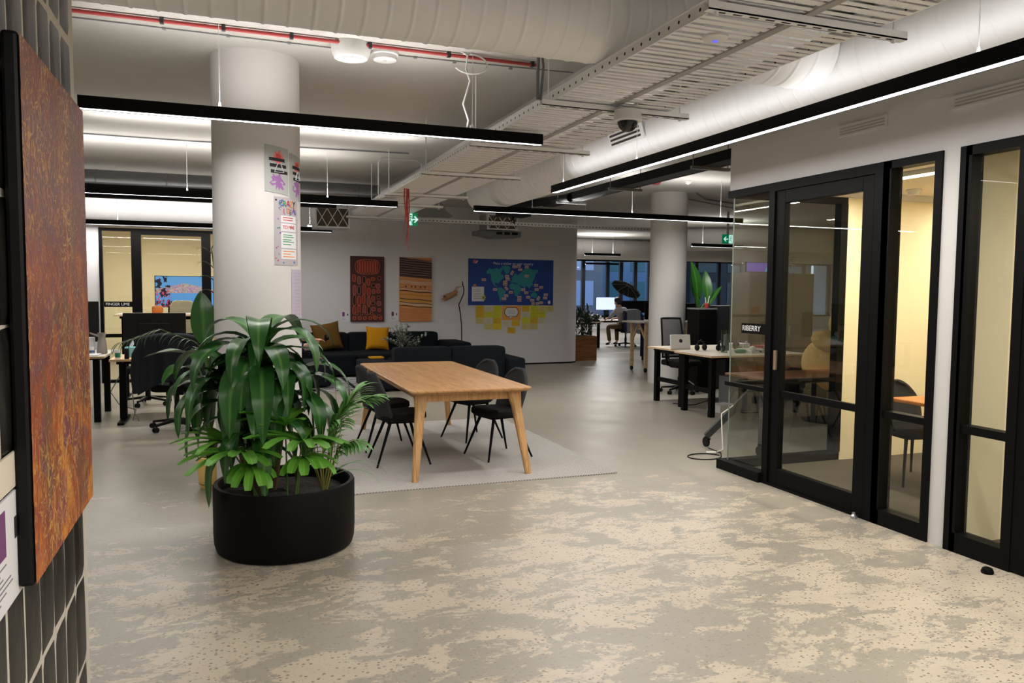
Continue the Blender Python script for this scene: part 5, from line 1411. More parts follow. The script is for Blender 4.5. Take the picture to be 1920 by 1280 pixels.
mb = MB(); mb.box(-.055, .055, -.06, .06, 0, .12); mb.prism([(-.02, -.01, .118), (.03, 0, .2), (.04, .02, .15), (.02, .01, .118)], (0, .02, 0), 1)
one('tissue_box', mb, [CYANC, PAPER], 'pale blue tissue box on the wooden-edged desk', 'tissue box', (-1.06, 10.2, .771), bevel=.004)
mb = MB(); mb.lathe([(0, 0), (.03, 0), (.03, .08), (.026, .09), (.026, .105), (0, .105)], 20); mb.lathe([(.0305, .015), (.0305, .07)], 20, m=1); one('jar', mb, [WHITEP, GREENC], 'small white jar with a green label on the wooden-edged desk', 'jar', (-1.17, 9.98, .771))
mb = MB(); mb.lathe([(0, 0), (.026, 0), (.026, .11), (.02, .12), (0, .122)], 20); one('can', mb, BLACKP, 'small black canister on the front of the wooden-edged desk', 'canister', (-1.07, 9.93, .771))
mb = MB(); mb.prism([(-.14, -.1, 0), (.14, -.1, 0), (.14, .12, .0), (.02, .12, .09), (-.1, .1, .05)], (0, 0, .004)); one('open_folder', mb, PAPER, 'crumpled white papers beside the black canister', 'paper', (-.86, 10.02, .7715))
mb = MB(); mb.ell((0, 0, .06), (.075, .06, .06), 18, 10, 0, .5); one('orange_bag', mb, solid('orange_plastic', 206, 112, 36, .4), 'orange rounded bag on the raised standing desk', 'bag', (-.9, 12.15, 1.222))
mb = MB(); mb.tube([(-1.2, 10.5, .55), (-1.32, 10.5, .32), (-1.2, 10.25, .2), (-1.02, 10.28, .12), (-1.05, 10.2, .01)], .006, 6); mb.tube([(-1.0, 10.2, .66), (-1.05, 10.2, .35), (-1.02, 10.12, .1), (-.97, 10.1, .01)], .006, 6)
one('desk_cable', mb, GREY, 'grey cables hanging below the wooden-edged desk', 'cable')
t = thing('pedestal_rack', 'black wire rack of white boxes under the far left desk', 'rack', (-1.85, 10.5, 0))
mb = MB()
for i in range(6): mb.box(-.17, .17, -.2, .2, .08 + i * .09, .09 + i * .09)
for a in (-.17, .16):
    for b in (-.2, .19): mb.box(a, a + .01, b, b + .01, 0, .55)
mb.build('wire_frame', BLACKM, t)

# ------------------------------------------------------------------ inside the left meeting room
def make_tv_mat():
    t = NT('tv_picture'); ob = t.obj(); sp = t.sep(ob)
    crowd = t.n('TexVoronoi', Vector=ob, Scale=46.0).outputs['Color']
    crowd = t.mix(.55, crowd, S(206, 150, 170))
    c = t.mix(t.math('GREATER_THAN', sp[2], .29), S(96, 172, 244), crowd)
    c = t.mix(t.math('GREATER_THAN', t.math('ADD', sp[2], t.math('MULTIPLY', t.math('ABSOLUTE', sp[0]), .22)), .49), c, S(110, 178, 240))
    blobs = t.noise(ob, 11, 2)
    c = t.mix(t.math('MULTIPLY', t.math('GREATER_THAN', blobs, .5), t.math('LESS_THAN', sp[2], .13)), c, S(16, 30, 70))
    left = t.math('LESS_THAN', sp[0], -.27)
    c = t.mix(t.math('MULTIPLY', left, t.math('GREATER_THAN', t.noise(ob, 9, 3), .5)), c, S(20, 26, 50))
    c = t.mix(t.math('MULTIPLY', t.math('MULTIPLY', left, t.math('LESS_THAN', sp[2], .34)), t.math('GREATER_THAN', t.noise(ob, 26, 1), .56)), c, S(226, 80, 110))
    t.bsdf(Base_Color=(0, 0, 0, 1), Emission_Color=c, Emission_Strength=.9, Roughness=.3); return t.m
t = thing('television', 'flat television showing a bright blue sports stadium on the cream wall of the far room', 'television', (-.76, 17.2, 1.2))
mb = MB(); mb.box(-.56, .56, 0, .05, 0, .64); mb.build('casing', BLACKP, t, bevel=.005)
mb = MB(); mb.box(-.545, .545, -.002, .001, .015, .628); mb.build('screen', make_tv_mat(), t)
mb = MB(); mb.cyl((-.3, .03, -1.18), (-.3, .03, 0), .02); mb.cyl((.3, .03, -1.18), (.3, .03, 0), .02); mb.box(-.35, .35, -.2, .2, -1.2, -1.17); mb.build('stand', BLACKM, t)
t = thing('meeting_chair', 'beige upholstered chair in front of the television in the far room', 'chair', (-.72, 15.6, 0))
mb = MB(); mb.ell((0, 0, .46), (.24, .24, .05), 24, 10, 0, .4); mb.build('seat', mat('beige_fabric', S(186, 170, 142), .9), t)
mb = MB(); mb.ell((0, -.22, .95), (.22, .05, .42), 24, 12, 0, .4); mb.build('backrest', mat('beige_fabric_back', S(196, 182, 154), .9), t)
for a in (-.18, .18):
    for b in (-.18, .18): mb = MB(); mb.cyl((a, b, 0), (a, b, .44), .014); mb.build('leg', BLACKM, t)
t = thing('meeting_table', 'pale table inside the far left meeting room', 'table', (-.7, 16.2, 0)); mb = MB(); mb.box(-.9, .9, -.45, .45, .76, .79); mb.build('tabletop', PLY, t)
for a in (-.8, .8):
    for b in (-.38, .38): mb = MB(); mb.cyl((a, b, 0), (a, b, .76), .02); mb.build('leg', BLACKM, t)

# ------------------------------------------------------------------ right desks
desk('pale desk with plywood edge right of the slim column, nearest the glass', 5.74, 8.22, 1.55, .86, .80)
desk('pale desk with plywood edge right of the slim column, against the mesh chair', 5.86, 9.10, 1.45, .9, .80)
office_chair('black mesh-backed office chair behind the right desk beside the slim column', 6.78, 10.55, R(190), True)
mb = MB(); mb.box(-.15, .15, -.018, .018, 0, .205); o = tag(mb.build('tablet', [WHITEP], None, (5.99, 9.32, .802), R(-6), bevel=.008), 'white tablet stood up on the right desk with a round dark mark on its back', 'tablet'); o.rotation_euler[0] = R(-8)
mb = MB(); mb.ell((0, -.019, .115), (.027, .002, .027), 20, 8); mb.build('round_mark', DGREY, o)
def headphones(label, x, y, z, rz, tilt=0):
    t = thing('headphones', label, 'headphones', (x, y, z), rz, 'headphones on the right desk')
    mb = MB(); pts = [(.075 * math.cos(a), 0, .055 + .085 * math.sin(a)) for a in [PI * i / 14 for i in range(15)]]; mb.tube(pts, .011, 8); mb.build('headband', BLACKP, t)
    for s in (-1, 1): mb = MB(); mb.ell((s * .075, 0, .045), (.026, .042, .045), 16, 10); mb.build('ear_cup', BLACKP, t)
    return t
h0 = headphones('black headphones on the right desk beside the white tablet', 6.12, 9.02, .802, R(15))
dup(h0, (6.30, 8.82, .802), R(75), 'black headphones on the right desk beside the clear tumbler')
mb = MB(); mb.lathe([(0, .004), (.042, .004), (.048, .3), (.05, .3), (.0435, 0), (0, 0)], 28); one('tumbler', mb, CLEAR, 'tall clear tumbler on the right desk', 'tumbler', (6.26, 8.68, .801))
mb = MB(); mb.lathe([(0, 0), (.04, 0), (.04, .21), (.036, .22), (0, .22)], 24); one('canister', mb, GREY, 'grey cylindrical canister on the right desk behind the tumbler', 'canister', (6.52, 9.0, .801))
mb = MB(); mb.ell((0, 0, .025), (.085, .05, .028), 18, 10, 0, .7); one('pouch', mb, GREENC, 'green pouch on the right desk', 'pouch', (6.42, 8.55, .799))
mb = MB(); mb.box(-.06, .06, -.06, .06, 0, .03); mb.ell((0, 0, .06), (.045, .045, .035), 14, 8); one('gadget', mb, WHITEP, 'small white gadget on the right desk next to the green pouch', 'gadget', (6.58, 8.5, .801))
for i, (c, nm) in enumerate(((BOOKR, 'red-covered book, topmost of the pile on the right desk'), (PAPER, 'white book in the middle of the pile on the right desk'), (NAVY, 'dark blue book at the bottom of the pile on the right desk'))):
    t = thing('book', nm, 'book', (6.86 + .02 * i, 8.6, .801 + (2 - i) * .031), R(8 - 7 * i), 'books on the right desk')
    mb = MB(); mb.box(-.16, .16, -.11, .11, 0, .004); mb.box(-.16, .16, -.11, .11, .026, .03); mb.box(-.16, -.156, -.11, .11, 0, .03); mb.build('cover', c, t); mb = MB(); mb.box(-.154, .155, -.105, .105, .004, .026); mb.build('pages', PAPER, t)
mb = MB()
for i in range(5): mb.obox(Matrix.Translation((0, 0, .006 + i * .012)) @ Matrix.Rotation(.15 * math.sin(i * 2.3), 4, 'Z'), .34, .24, .01)
one('paper_stack', mb, PAPER, 'untidy stack of white papers at the back of the right desk', 'paper', (7.0, 9.45, .802))
mb = MB(); mb.tube([(0, 0, .0), (.02, .0, .09), (.08, .02, .13), (.14, .03, .09), (.16, .03, .01)], .006, 8); mb.tube([(.02, -.1, .006), (.1, -.06, .006), (.18, -.12, .006)], .006, 8); one('charger_cable', mb, WHITEP, 'white charger cable coiled on the right desk', 'cable', (6.62, 8.78, .802))
mb = MB(); mb.ell((0, 0, .06), (.04, .035, .06), 14, 8); mb.ell((0, -.005, .14), (.035, .032, .035), 14, 8)
for s in (-1, 1): mb.ell((s * .028, 0, .172), (.013, .008, .013), 10, 6); mb.ell((s * .04, -.02, .07), (.014, .014, .035), 10, 6)
one('figurine', mb, solid('brown_figurine', 92, 74, 56), 'small brown bear figurine at the back of the right desk', 'figurine', (6.78, 9.15, .801))
mb = MB(); mb.box(-.1, .1, -.22, .22, .01, .44); mb.box(-.098, .098, -.223, -.219, .02, .43, 1); one('computer_tower', mb, [GREY, DGREY], 'grey computer tower under the right desk', 'computer', (6.6, 8.9, 0), bevel=.006)
mb = MB(); mb.box(-.16, .16, -.12, .12, 0, .1); one('storage_box', mb, WHITEP, 'white box on the floor under the right desk', 'box', (6.28, 8.72, 0), R(10), bevel=.004)
mb = MB(); mb.tube([(6.0, 9.5, .01), (6.15, 9.3, .008), (6.3, 9.35, .008), (6.35, 9.1, .1), (6.3, 9.0, .4), (6.35, 9.05, .6)], .006, 6); mb.tube([(6.5, 8.45, .6), (6.38, 8.4, .3), (6.36, 8.42, .02), (6.8, 8.4, .008)], .007, 6)
one('desk_cable', mb, BLACKP, 'black cables hanging below the right desk', 'cable')
mb = MB(); mb.tube([(6.15, 9.35, .62), (6.05, 9.3, .5), (6.08, 9.3, .38), (6.2, 9.28, .3)], .008, 8); one('desk_cable', mb, WHITEP, 'white cable hanging below the right desk', 'cable')

# tall planter, cabinets and screens behind
t = thing('tall_planter', 'tall square black planter with a pale rim behind the mesh chair', 'planter', (7.4, 10.9, 0))
mb = MB(); mb.box(-.17, .17, -.17, .17, 0, 1.32); mb.build('pot', PBLACK, t, bevel=.01); mb = MB()
for a in ((-.175, .175, -.175, -.155), (-.175, .175, .155, .175), (-.175, -.155, -.155, .155), (.155, .175, -.155, .155)): mb.box(*a, 1.32, 1.345)
mb.build('rim', GREY, t)
t = thing('bird_of_paradise_plant', 'upright broad-leaved green plant in the tall black planter', 'plant', (7.36, 10.9, 1.321))
lv = MB(); st = MB(); random.seed(14)
for tip, az, el, L, W in (((-.05, 0, .2), PI * .6, 1.45, .62, .25), ((.13, -.02, .16), PI * .4, 1.35, .52, .17), ((-.02, .05, .15), PI * .5, 1.3, .5, .2), ((.1, -.08, .05), .3, .9, .5, .14), ((-.08, -.06, .0), PI * .7, 1.4, .5, .2)):
    st.tube([(0, 0, 0), tip], [.012, .008], 8); leaf(lv, tip, az, el, L, W, .25, 10, 0, .2)
st.build('stem', STEMG, t); lv.build('foliage', LEAF_B, t, fix=False)
mb = MB(); mb.lathe([(0, 0), (.03, 0), (.042, .1), (.038, .1), (.028, .01), (0, .01)], 20); mb.tube([(0, 0, .0), (-.03, 0, .2)], .006, 6, 1); mb.tube([(0, 0, .0), (.05, 0, .22)], .006, 6, 1); one('flower_pot', mb, [RED, WHITEP], 'small red pot among the leaves in the tall black planter', 'pot', (7.42, 10.8, 1.321))
def cabinet(label, x, y, w, d, h, m, doors=2, name='cabinet'):
    t = thing(name, label, 'cabinet', (x, y, 0))
    mb = MB(); mb.box(0, w, 0, d, .03, h); mb.box(.02, w - .02, .02, d, 0, .03); mb.build('carcass', m, t)
    for i in range(doors):
        mb = MB(); mb.box(i * w / doors + .004, (i + 1) * w / doors - .004, -.018, 0, .05, h - .01); d_ = mb.build('door', m, t, bevel=.002)
        mb = MB(); mb.box((i + .85) * w / doors, (i + .88) * w / doors, -.03, -.018, h * .5, h * .5 + .15); mb.build('handle', ZINC, d_)
    return t
cabinet('dark grey low cabinet right of the tall black planter', 7.62, 10.8, .9, .45, 1.38, DGREY)
cabinet('tall dark brown cabinet behind the glass corner of the meeting room', 7.34, 9.62, 1.2, .45, 1.9, mat('dark_walnut', S(42, 38, 31), .6), 3, 'tall_cabinet')
t = thing('reflection_panel', 'added purple and cyan panel for a screen reflection, on the tall dark brown cabinet', 'screen', (7.345, 9.7, 1.901))  # glowing panel added in place of a screen reflected in the glass
mb = MB(); mb.box(0, .52, 0, .03, .012, .16); mb.box(.1, .4, -.03, .08, 0, .012); mb.build('casing', BLACKP, t)
mb = MB(); mb.box(.008, .512, -.002, .001, .02, .152); mb.build('screen', mat('purple_reflection', S(112, 78, 206), .4, emit=.5), t)
mb = MB(); mb.prism([(.34, -.0035, .02), (.5, -.0035, .02), (.42, -.0035, .06), (.42, -.0035, .13), (.36, -.0035, .07)], (0, .001, 0)); mb.build('wave', mat('cyan_reflection', S(110, 190, 226), .4, emit=.5), t)
t = thing('potted_plant', 'dark green leafy plant on top of the tall dark brown cabinet', 'plant', (8.1, 9.85, 1.901)); mb = MB(); mb.lathe([(0, 0), (.08, 0), (.1, .14), (.09, .14), (0, .12)], 20); mb.build('pot', PBLACK, t)
lv = MB(); random.seed(5)
for i in range(40): leaf(lv, (0, 0, .12), random.uniform(0, 6.28), random.uniform(.2, 1.4), random.uniform(.2, .36), .05, 1.2, 6)
lv.build('foliage', LEAF_X, t, fix=False)

# folding table on casters by the glass corner, its cable on the floor
t = thing('folding_table', 'wheeled folding table with dark slanted legs beyond the glass corner', 'table', (5.6, 6.6, 0))
mb = MB(); mb.box(-.55, .85, -.36, .38, .715, .74); mb.build('tabletop', mat('brown_veneer', S(112, 68, 36), .4), t, bevel=.005)
mb = MB(); mb.box(-.45, .75, -.03, .03, .64, .69); mb.build('beam', DGREY, t)
for x, d in ((-.42, -1), (.6, 1)):
    for sy in (-1, 1):
        mb = MB(); e = Vector((x + d * (.5 if sy > 0 else .28), sy * (.16 if sy > 0 else .42) , .105)); mb.bar((x - d * .06, 0, .69), e, .05, .075, w1=.04, h1=.06); lg = mb.build('leg', DGREY, t)
        mb = MB(); mb.cyl(e + Vector((-.012, 0, -.055)), e + Vector((.012, 0, -.055)), .05, n=18); mb.cyl(e + Vector((0, 0, -.03)), e, .018, n=10); mb.box(e.x - .02, e.x + .02, e.y - .05, e.y, e.z - .03, e.z - .012); mb.build('caster', BLACKP, lg)
mb = MB(); pts = [(4.36 + .17 * math.cos(a), 6.32 + .13 * math.sin(a), .006) for a in [2 * PI * i / 28 for i in range(27)]] + [(4.62, 6.42, .006), (4.6, 6.6, .02)]; mb.tube(pts, .006, 8)
mb.tube([(4.47, 6.45, .012), (4.56, 6.42, .012)], .014, 8, 1); mb.tube([(4.56, 6.42, .012), (4.7, 6.5, .02), (4.72, 6.55, .2), (4.76, 6.62, .36), (4.9, 6.62, .44)], .006, 8, 1)
one('floor_cable', mb, [BLACKP, WHITEP], 'black and white power cord looped on the floor at the foot of the folding table', 'cable')

# large plush bear on a chair behind the glass
t = thing('pouf', 'low dark round pouf under the plush bear behind the glass', 'pouf', (7.08, 7.68, 0))
mb = MB(); mb.lathe([(0, 0), (.28, 0), (.32, .05), (.32, .44), (.28, .485), (0, .49)], 32); mb.build('cushion_body', SEATF, t)
t = thing('plush_bear', 'large tan plush bear seated behind the meeting room glass', 'soft toy', (7.1, 7.68, .455))
mb = MB(); mb.ell((0, 0, .28), (.34, .3, .32), 28, 18); mb.ell((-.2, -.2, .56), (.25, .13, .13), 20, 12, 0, 1, Matrix.Rotation(R(14), 3, 'Y')); mb.ell((.15, -.2, .5), (.22, .13, .13), 20, 12, 0, 1, Matrix.Rotation(R(-30), 3, 'Y')); mb.build('body', TEDDYF, t)
mb = MB(); mb.ell((.27, -.02, .76), (.24, .22, .22), 24, 16); mb.ell((.24, -.2, .72), (.11, .09, .08), 16, 10); mb.build('head', TEDDYF, t)
for s in (-1, 1): mb = MB(); mb.ell((.29 + s * .17, 0, .95), (.07, .04, .07), 14, 10); mb.build('ear', TEDDYF, t)
for s in (-1, 1): mb = MB(); mb.ell((s * .22, -.28, .1), (.13, .22, .13), 18, 12); mb.build('leg', TEDDYD, t)
mb = MB(); mb.ell((.19, -.225, .81), (.02, .015, .02), 10, 6); mb.ell((.33, -.22, .81), (.02, .015, .02), 10, 6); mb.ell((.24, -.29, .74), (.03, .02, .022), 10, 6); mb.build('face', BLACKP, t)

# ------------------------------------------------------------------ far office
t = thing('planter_box', 'chestnut wooden planter box at the rounded end of the back wall', 'planter', (7.83, 16.42, 0))
mb = MB(); mb.box(-.28, .28, -.28, .28, 0, .56); mb.build('box', CHESTNUT, t, bevel=.004); mb = MB(); mb.box(-.26, .26, -.26, .26, .54, .566); mb.build('soil', SOIL, t)
t = thing('potted_plant', 'bushy dark green plants in the chestnut planter box', 'plant', (7.83, 16.42, .567)); lv = MB(); random.seed(31)
for i in range(170):
    h = random.uniform(0, .5); leaf(lv, (random.uniform(-.22, .22), random.uniform(-.22, .22), h), random.uniform(0, 6.28), random.uniform(.3, 1.5), random.uniform(.22, .5), .035, 1.3, 6)
lv.build('foliage', LEAF_X, t, fix=False)
t = thing('potted_plant', 'low spreading dark plant on the far desk behind the planter box', 'plant', (9.72, 19.78, .742)); lv = MB()
for i in range(80): leaf(lv, (random.uniform(-.22, .22), random.uniform(-.08, .08), .06), random.uniform(0, 6.28), random.uniform(.2, 1.3), random.uniform(.15, .34), .05, 1.3, 5)
mb = MB(); mb.box(-.25, .25, -.1, .1, 0, .06); mb.build('pot', PBLACK, t); lv.build('foliage', LEAF_X, t, fix=False)
desk('white far desk where the seated person in a pale shirt works', 10.15, 20.72, 2.5, .8, .74, WHITEP, group='far desks')
desk('far desk with boxes left of the seated person, behind the planter box', 8.6, 19.6, 1.45, .75, .74, WHITEP, group='far desks')
LITS = mat('lit_white_screen', S(206, 220, 255), .4, emit=1.1, ecol=S(196, 214, 255))
monitor('glowing white computer screen in front of the seated person', 10.95, 21.25, .74, .68, .40, PI, LITS, lift=.29)
monitor('dark monitor on the far desk, right of the seated person', 11.75, 21.2, .74, .66, .38, PI, lift=.2)
monitor('dark monitor on the far desk, rightmost next to the slim column', 12.4, 21.25, .74, .6, .38, PI, lift=.2)
office_chair('far office chair with a grey jacket where the person in the pale shirt sits', 10.98, 20.0, R(8), arms=False)
draped('grey jacket with dark blue sleeves hung over the far office chair', 'jacket', 11.0, 20.0, R(8), GREYCLOTH, .1, .62, .27, seed=9, collar=NAVY)
t = thing('umbrella', 'black open umbrella tilted over the far monitors', 'umbrella', (11.85, 21.62, .74))
um = Matrix.Translation((0, 0, .93)) @ Matrix.Rotation(R(34), 4, 'Y') @ Matrix.Rotation(R(-8), 4, 'X')
mb = MB(); mb.grid(lambda u, v: um @ Vector((.5 * v * math.cos(2 * PI * u) * (1 - .06 * v * abs(math.sin(4 * 2 * PI * u))), .5 * v * math.sin(2 * PI * u) * (1 - .06 * v * abs(math.sin(4 * 2 * PI * u))), .16 * (1 - v * v))), 48, 8); mb.build('canopy', SEATF, t, solid=.006)
mb = MB()
for i in range(8): mb.tube([um @ Vector((.5 * v * math.cos(PI * i / 4), .5 * v * math.sin(PI * i / 4), .16 * (1 - v * v) - .012)) for v in (0, .25, .5, .75, 1)], .005, 6)
mb.build('ribs', ZINC, t)
mb = MB(); mb.tube([um @ Vector((0, 0, .2)), um @ Vector((0, 0, -.3)), (-.2, .0, .35), (-.2, 0, .01)], .011, 8); mb.lathe([(0, 0), (.1, 0), (.1, .02), (0, .025)], 20, (-.2, 0, 0)); mb.build('pole', BLACKM, t)
for i, (x, y, w, d, h, m, nm) in enumerate(((8.82, 20.12, .34, .26, .3, mat('cardboard', S(172, 136, 100), .9), 'brown cardboard box on the far left desk behind the planter box'), (9.25, 20.18, .4, .2, .34, mat('dull_red_box', S(120, 84, 80), .9), 'dull red box on the far left desk'))):
    mb = MB(); mb.box(-w / 2, w / 2, -d / 2, d / 2, 0, h); one('storage_box', mb, m, nm, 'box', (x, y, .742), bevel=.006)
mb = MB(); mb.prism([(-.2, -.12, 0), (.2, -.12, 0), (.22, .12, .1), (-.18, .12, .1)], (0, 0, .02)); one('binder', mb, solid('blue_binder', 60, 92, 140), 'sloping blue binder on the far left desk', 'binder', (9.0, 19.75, .742))
t = thing('standing_lamp', 'dark rounded lamp with a wide pale shade at the far left window', 'lamp', (10.3, 23.6, 0)); mb = MB(); mb.cyl((0, 0, 0), (0, 0, 1.3), .02); mb.lathe([(0, 0), (.16, 0), (.16, .02), (0, .03)], 24); mb.build('pole', BLACKM, t)
mb = MB(); mb.lathe([(.5, 1.15), (.47, 1.3), (.36, 1.42), (.1, 1.47)], 28); mb.build('shade', LGREY, t); mb = MB(); mb.ell((-.28, 0, 1.56), (.16, .16, .08), 18, 10); mb.tube([(-.28, 0, 1.5), (-.28, 0, 1.36)], .02, 8); mb.build('cap', BLACKP, t)
t = thing('mobile_workbench', 'wooden-legged bench on casters with a pale top, left of the slim column', 'bench', (7.62, 13.35, 0))
mb = MB(); mb.box(0, 1.3, 0, .7, .98, 1.01); mb.build('tabletop', DESKTOP, t)
for x in (.2, 1.15):
    for y in (.06, .62):
        mb = MB(); mb.box(x - .03, x + .03, y - .03, y + .03, .09, .98); lg = mb.build('leg', PLY, t); mb = MB(); mb.cyl((x - .015, y, .045), (x + .015, y, .045), .045, n=16); mb.box(x - .02, x + .02, y - .02, y + .02, .06, .095); mb.build('caster', BLACKP, lg)
    mb = MB(); mb.bar((x, .06, .62), (x, .34, .97), .03, .04); mb.bar((x, .62, .62), (x, .34, .97), .03, .04); mb.build('brace', PLY, t)
mb = MB(); mb.box(.23, 1.12, .30, .34, .3, .9); mb.build('back_panel', NAVY, t)
desk('far desk with dark monitors behind the slim column on its right', 9.1, 15.2, 1.8, .8, .74, DESKTOP, group='far desks')
monitor('dark monitor on the desk just right of the slim column', 9.35, 15.6, .74, .6, .4, 0, lift=.22)
monitor('dark monitor on the desk right of the slim column, next to the tall planter', 10.1, 15.6, .74, .6, .4, 0, lift=.2)
mb = MB(); mb.box(-.2, .2, -.15, .15, 0, .3); one('storage_box', mb, bpy.data.materials['cardboard'], 'brown cardboard box on the desk behind the mesh chair', 'box', (9.3, 15.38, .742))
# ------------------------------------------------------------------ people
def hand(J, E, wrist, d, up, side, r=1.0, curl=.5):
    """five finger chains rooted in a palm; d = pointing direction, side = thumb side"""
    w = Vector(J[wrist][:3]); d = Vector(d).normalized(); side = Vector(side).normalized(); up = Vector(up).normalized()
    p = w + d * .055; J[wrist + '_palm'] = (*p, (.034 * r, .016 * r)); E.append((wrist, wrist + '_palm'))
    for i, L in enumerate((.072, .08, .075, .06)):
        b = w + d * .095 + side * (.027 - .018 * i); k = f'{wrist}_f{i}'
        J[k + 'a'] = (*b, .0095); E.append((wrist + '_palm', k + 'a'))
        m_ = b + (d * (1 - curl * .4) - up * curl * .5).normalized() * L * .5; J[k + 'b'] = (*m_, .0085); E.append((k + 'a', k + 'b'))
        e = m_ + (d * (1 - curl) - up * curl).normalized() * L * .5; J[k + 'c'] = (*e, .007); E.append((k + 'b', k + 'c'))
    b = w + d * .035 + side * .036; J[wrist + '_t0'] = (*b, .012); E.append((wrist + '_palm', wrist + '_t0'))
    m_ = b + (d * .7 + side * .6).normalized() * .04; J[wrist + '_t1'] = (*m_, .010); E.append((wrist + '_t0', wrist + '_t1'))
    e = m_ + (d * .9 + side * .2 - up * .3).normalized() * .03; J[wrist + '_t2'] = (*e, .008); E.append((wrist + '_t1', wrist + '_t2'))
def person(label, loc, rz, pose, shirt, legs, hair=HAIR, shorts=False):
    """pose: joint positions in local space, sitter faces +y"""
    t = thing('person', label, 'person', loc, rz)
    P = pose; J = {}; E = []
    def j(k, r): J[k] = (*P[k], r)
    j('pelvis', (.12, .09)); j('spine', (.11, .085)); j('chest', (.12, .09)); j('neck', .056)
    hd = Vector(P['head']); J['head'] = (*hd, (.084, .092)); J['crown'] = (*(hd + (hd - Vector(P['neck'])).normalized() * .105), (.078, .088))
    E += [('pelvis', 'spine'), ('spine', 'chest'), ('chest', 'neck'), ('neck', 'head'), ('head', 'crown')]
    for s in 'lr':
        j('sho_' + s, .05); j('elb_' + s, .042); j('wri_' + s, (.028, .022)); E += [('chest', 'sho_' + s), ('sho_' + s, 'elb_' + s), ('elb_' + s, 'wri_' + s)]
        j('hip_' + s, .09); j('kne_' + s, .06); J['calf_' + s] = (*Vector(P['kne_' + s]).lerp(Vector(P['ank_' + s]), .3), .058); j('ank_' + s, .038); j('toe_' + s, (.04, .024))
        E += [('pelvis', 'hip_' + s), ('hip_' + s, 'kne_' + s), ('kne_' + s, 'calf_' + s), ('calf_' + s, 'ank_' + s), ('ank_' + s, 'toe_' + s)]
        d = Vector(P['wri_' + s]) - Vector(P['elb_' + s]); sd = Vector((1 if s == 'l' else -1, 0, 0)); sd = (sd - d.normalized() * sd.dot(d.normalized()))
        hand(J, E, 'wri_' + s, d, (0, 0, 1), sd)
    skin('body', J, E, 'pelvis', SKIN, t)
    # clothes
    g = lambda k, r: (*P[k], r)
    C = dict(pelvis=g('pelvis', (.185, .145)), spine=g('spine', (.18, .14)), chest=g('chest', (.20, .16)), neck=(*Vector(P['chest']).lerp(Vector(P['neck']), .86), (.1, .085)))
    ce = [('pelvis', 'spine'), ('spine', 'chest'), ('chest', 'neck')]
    for s in 'lr':
        C['s' + s] = g('sho_' + s, .085); C['e' + s] = (*Vector(P['sho_' + s]).lerp(Vector(P['elb_' + s]), .98 if not shorts else .6), .058); ce += [('chest', 's' + s), ('s' + s, 'e' + s)]
        if not shorts: C['w' + s] = (*Vector(P['elb_' + s]).lerp(Vector(P['wri_' + s]), .5), .048); ce.append(('e' + s, 'w' + s))
    skin('shirt', C, ce, 'pelvis', shirt, t)
    C = dict(pelvis=g('pelvis', (.17, .12))); ce = []
    for s in 'lr':
        C['h' + s] = g('hip_' + s, .105); ce.append(('pelvis', 'h' + s))
        if shorts: C['k' + s] = (*Vector(P['hip_' + s]).lerp(Vector(P['kne_' + s]), .62), .095); ce.append(('h' + s, 'k' + s))
        else:
            C['k' + s] = g('kne_' + s, .075); C['a' + s] = (*Vector(P['kne_' + s]).lerp(Vector(P['ank_' + s]), .93), .058); ce += [('h' + s, 'k' + s), ('k' + s, 'a' + s)]
    skin('shorts' if shorts else 'trousers', C, ce, 'pelvis', legs, t)
    for s in 'lr':
        a = Vector(P['ank_' + s]); b = Vector(P['toe_' + s]); C = dict(a=(*(a + Vector((0, 0, -.02))), .05), m=(*a.lerp(b, .55), (.048, .035)), b=(*b, (.042, .028)))
        skin('shoe', C, [('a', 'm'), ('m', 'b')], 'a', BLACKP, t)
    f = Vector(P['face']).normalized(); up = (hd - Vector(P['neck'])).normalized(); rt = f.cross(up).normalized(); up = rt.cross(f)
    M3 = Matrix((rt, f, up)).transposed(); c = hd + up * .03
    mb = MB(); mb.ell(c + up * .055 - f * .022, (.092, .106, .1), 22, 14, 0, 1, M3); mb.ell(c - f * .05 - up * .01, (.086, .066, .085), 18, 12, 0, 1, M3); mb.build('hair', hair, t)
    mb = MB(); mb.ell(c + f * .1 - up * .02, (.013, .02, .024), 10, 8, 0, 1, M3)
    for s in (-1, 1): mb.ell(c + rt * s * .084 - up * .012, (.012, .02, .03), 10, 8, 0, 1, M3)
    mb.build('nose_and_ears', SKIN, t)
    mb = MB()
    for s in (-1, 1): mb.ell(c + f * .087 + rt * s * .03 + up * .008, (.011, .008, .007), 8, 6, 0, 1, M3)
    mb.ell(c + f * .088 - up * .062, (.024, .008, .006), 10, 6, 1, 1, M3); mb.build('eyes_and_mouth', [BLACKP, solid('lips', 160, 92, 88)], t)
    return t
person('person in a pale shirt and khaki trousers seated at the far glowing screen, back turned', (10.93, 20.03, 0), R(14), dict(
    pelvis=(0, -.02, .62), spine=(-.03, .02, .80), chest=(-.07, .07, 1.0), neck=(-.09, .11, 1.15), head=(-.11, .16, 1.26), face=(-.15, 1, -.2),
    sho_l=(-.25, .08, 1.06), elb_l=(-.33, .22, .84), wri_l=(-.25, .46, .80), sho_r=(.11, .08, 1.06), elb_r=(.18, .26, .86), wri_r=(.1, .48, .80),
    hip_l=(-.1, .02, .585), kne_l=(-.28, .38, .57), ank_l=(-.27, .30, .10), toe_l=(-.3, .44, .04), hip_r=(.1, .02, .585), kne_r=(.12, .44, .57), ank_r=(.12, .42, .10), toe_r=(.12, .56, .04)), SHIRT, KHAKI)
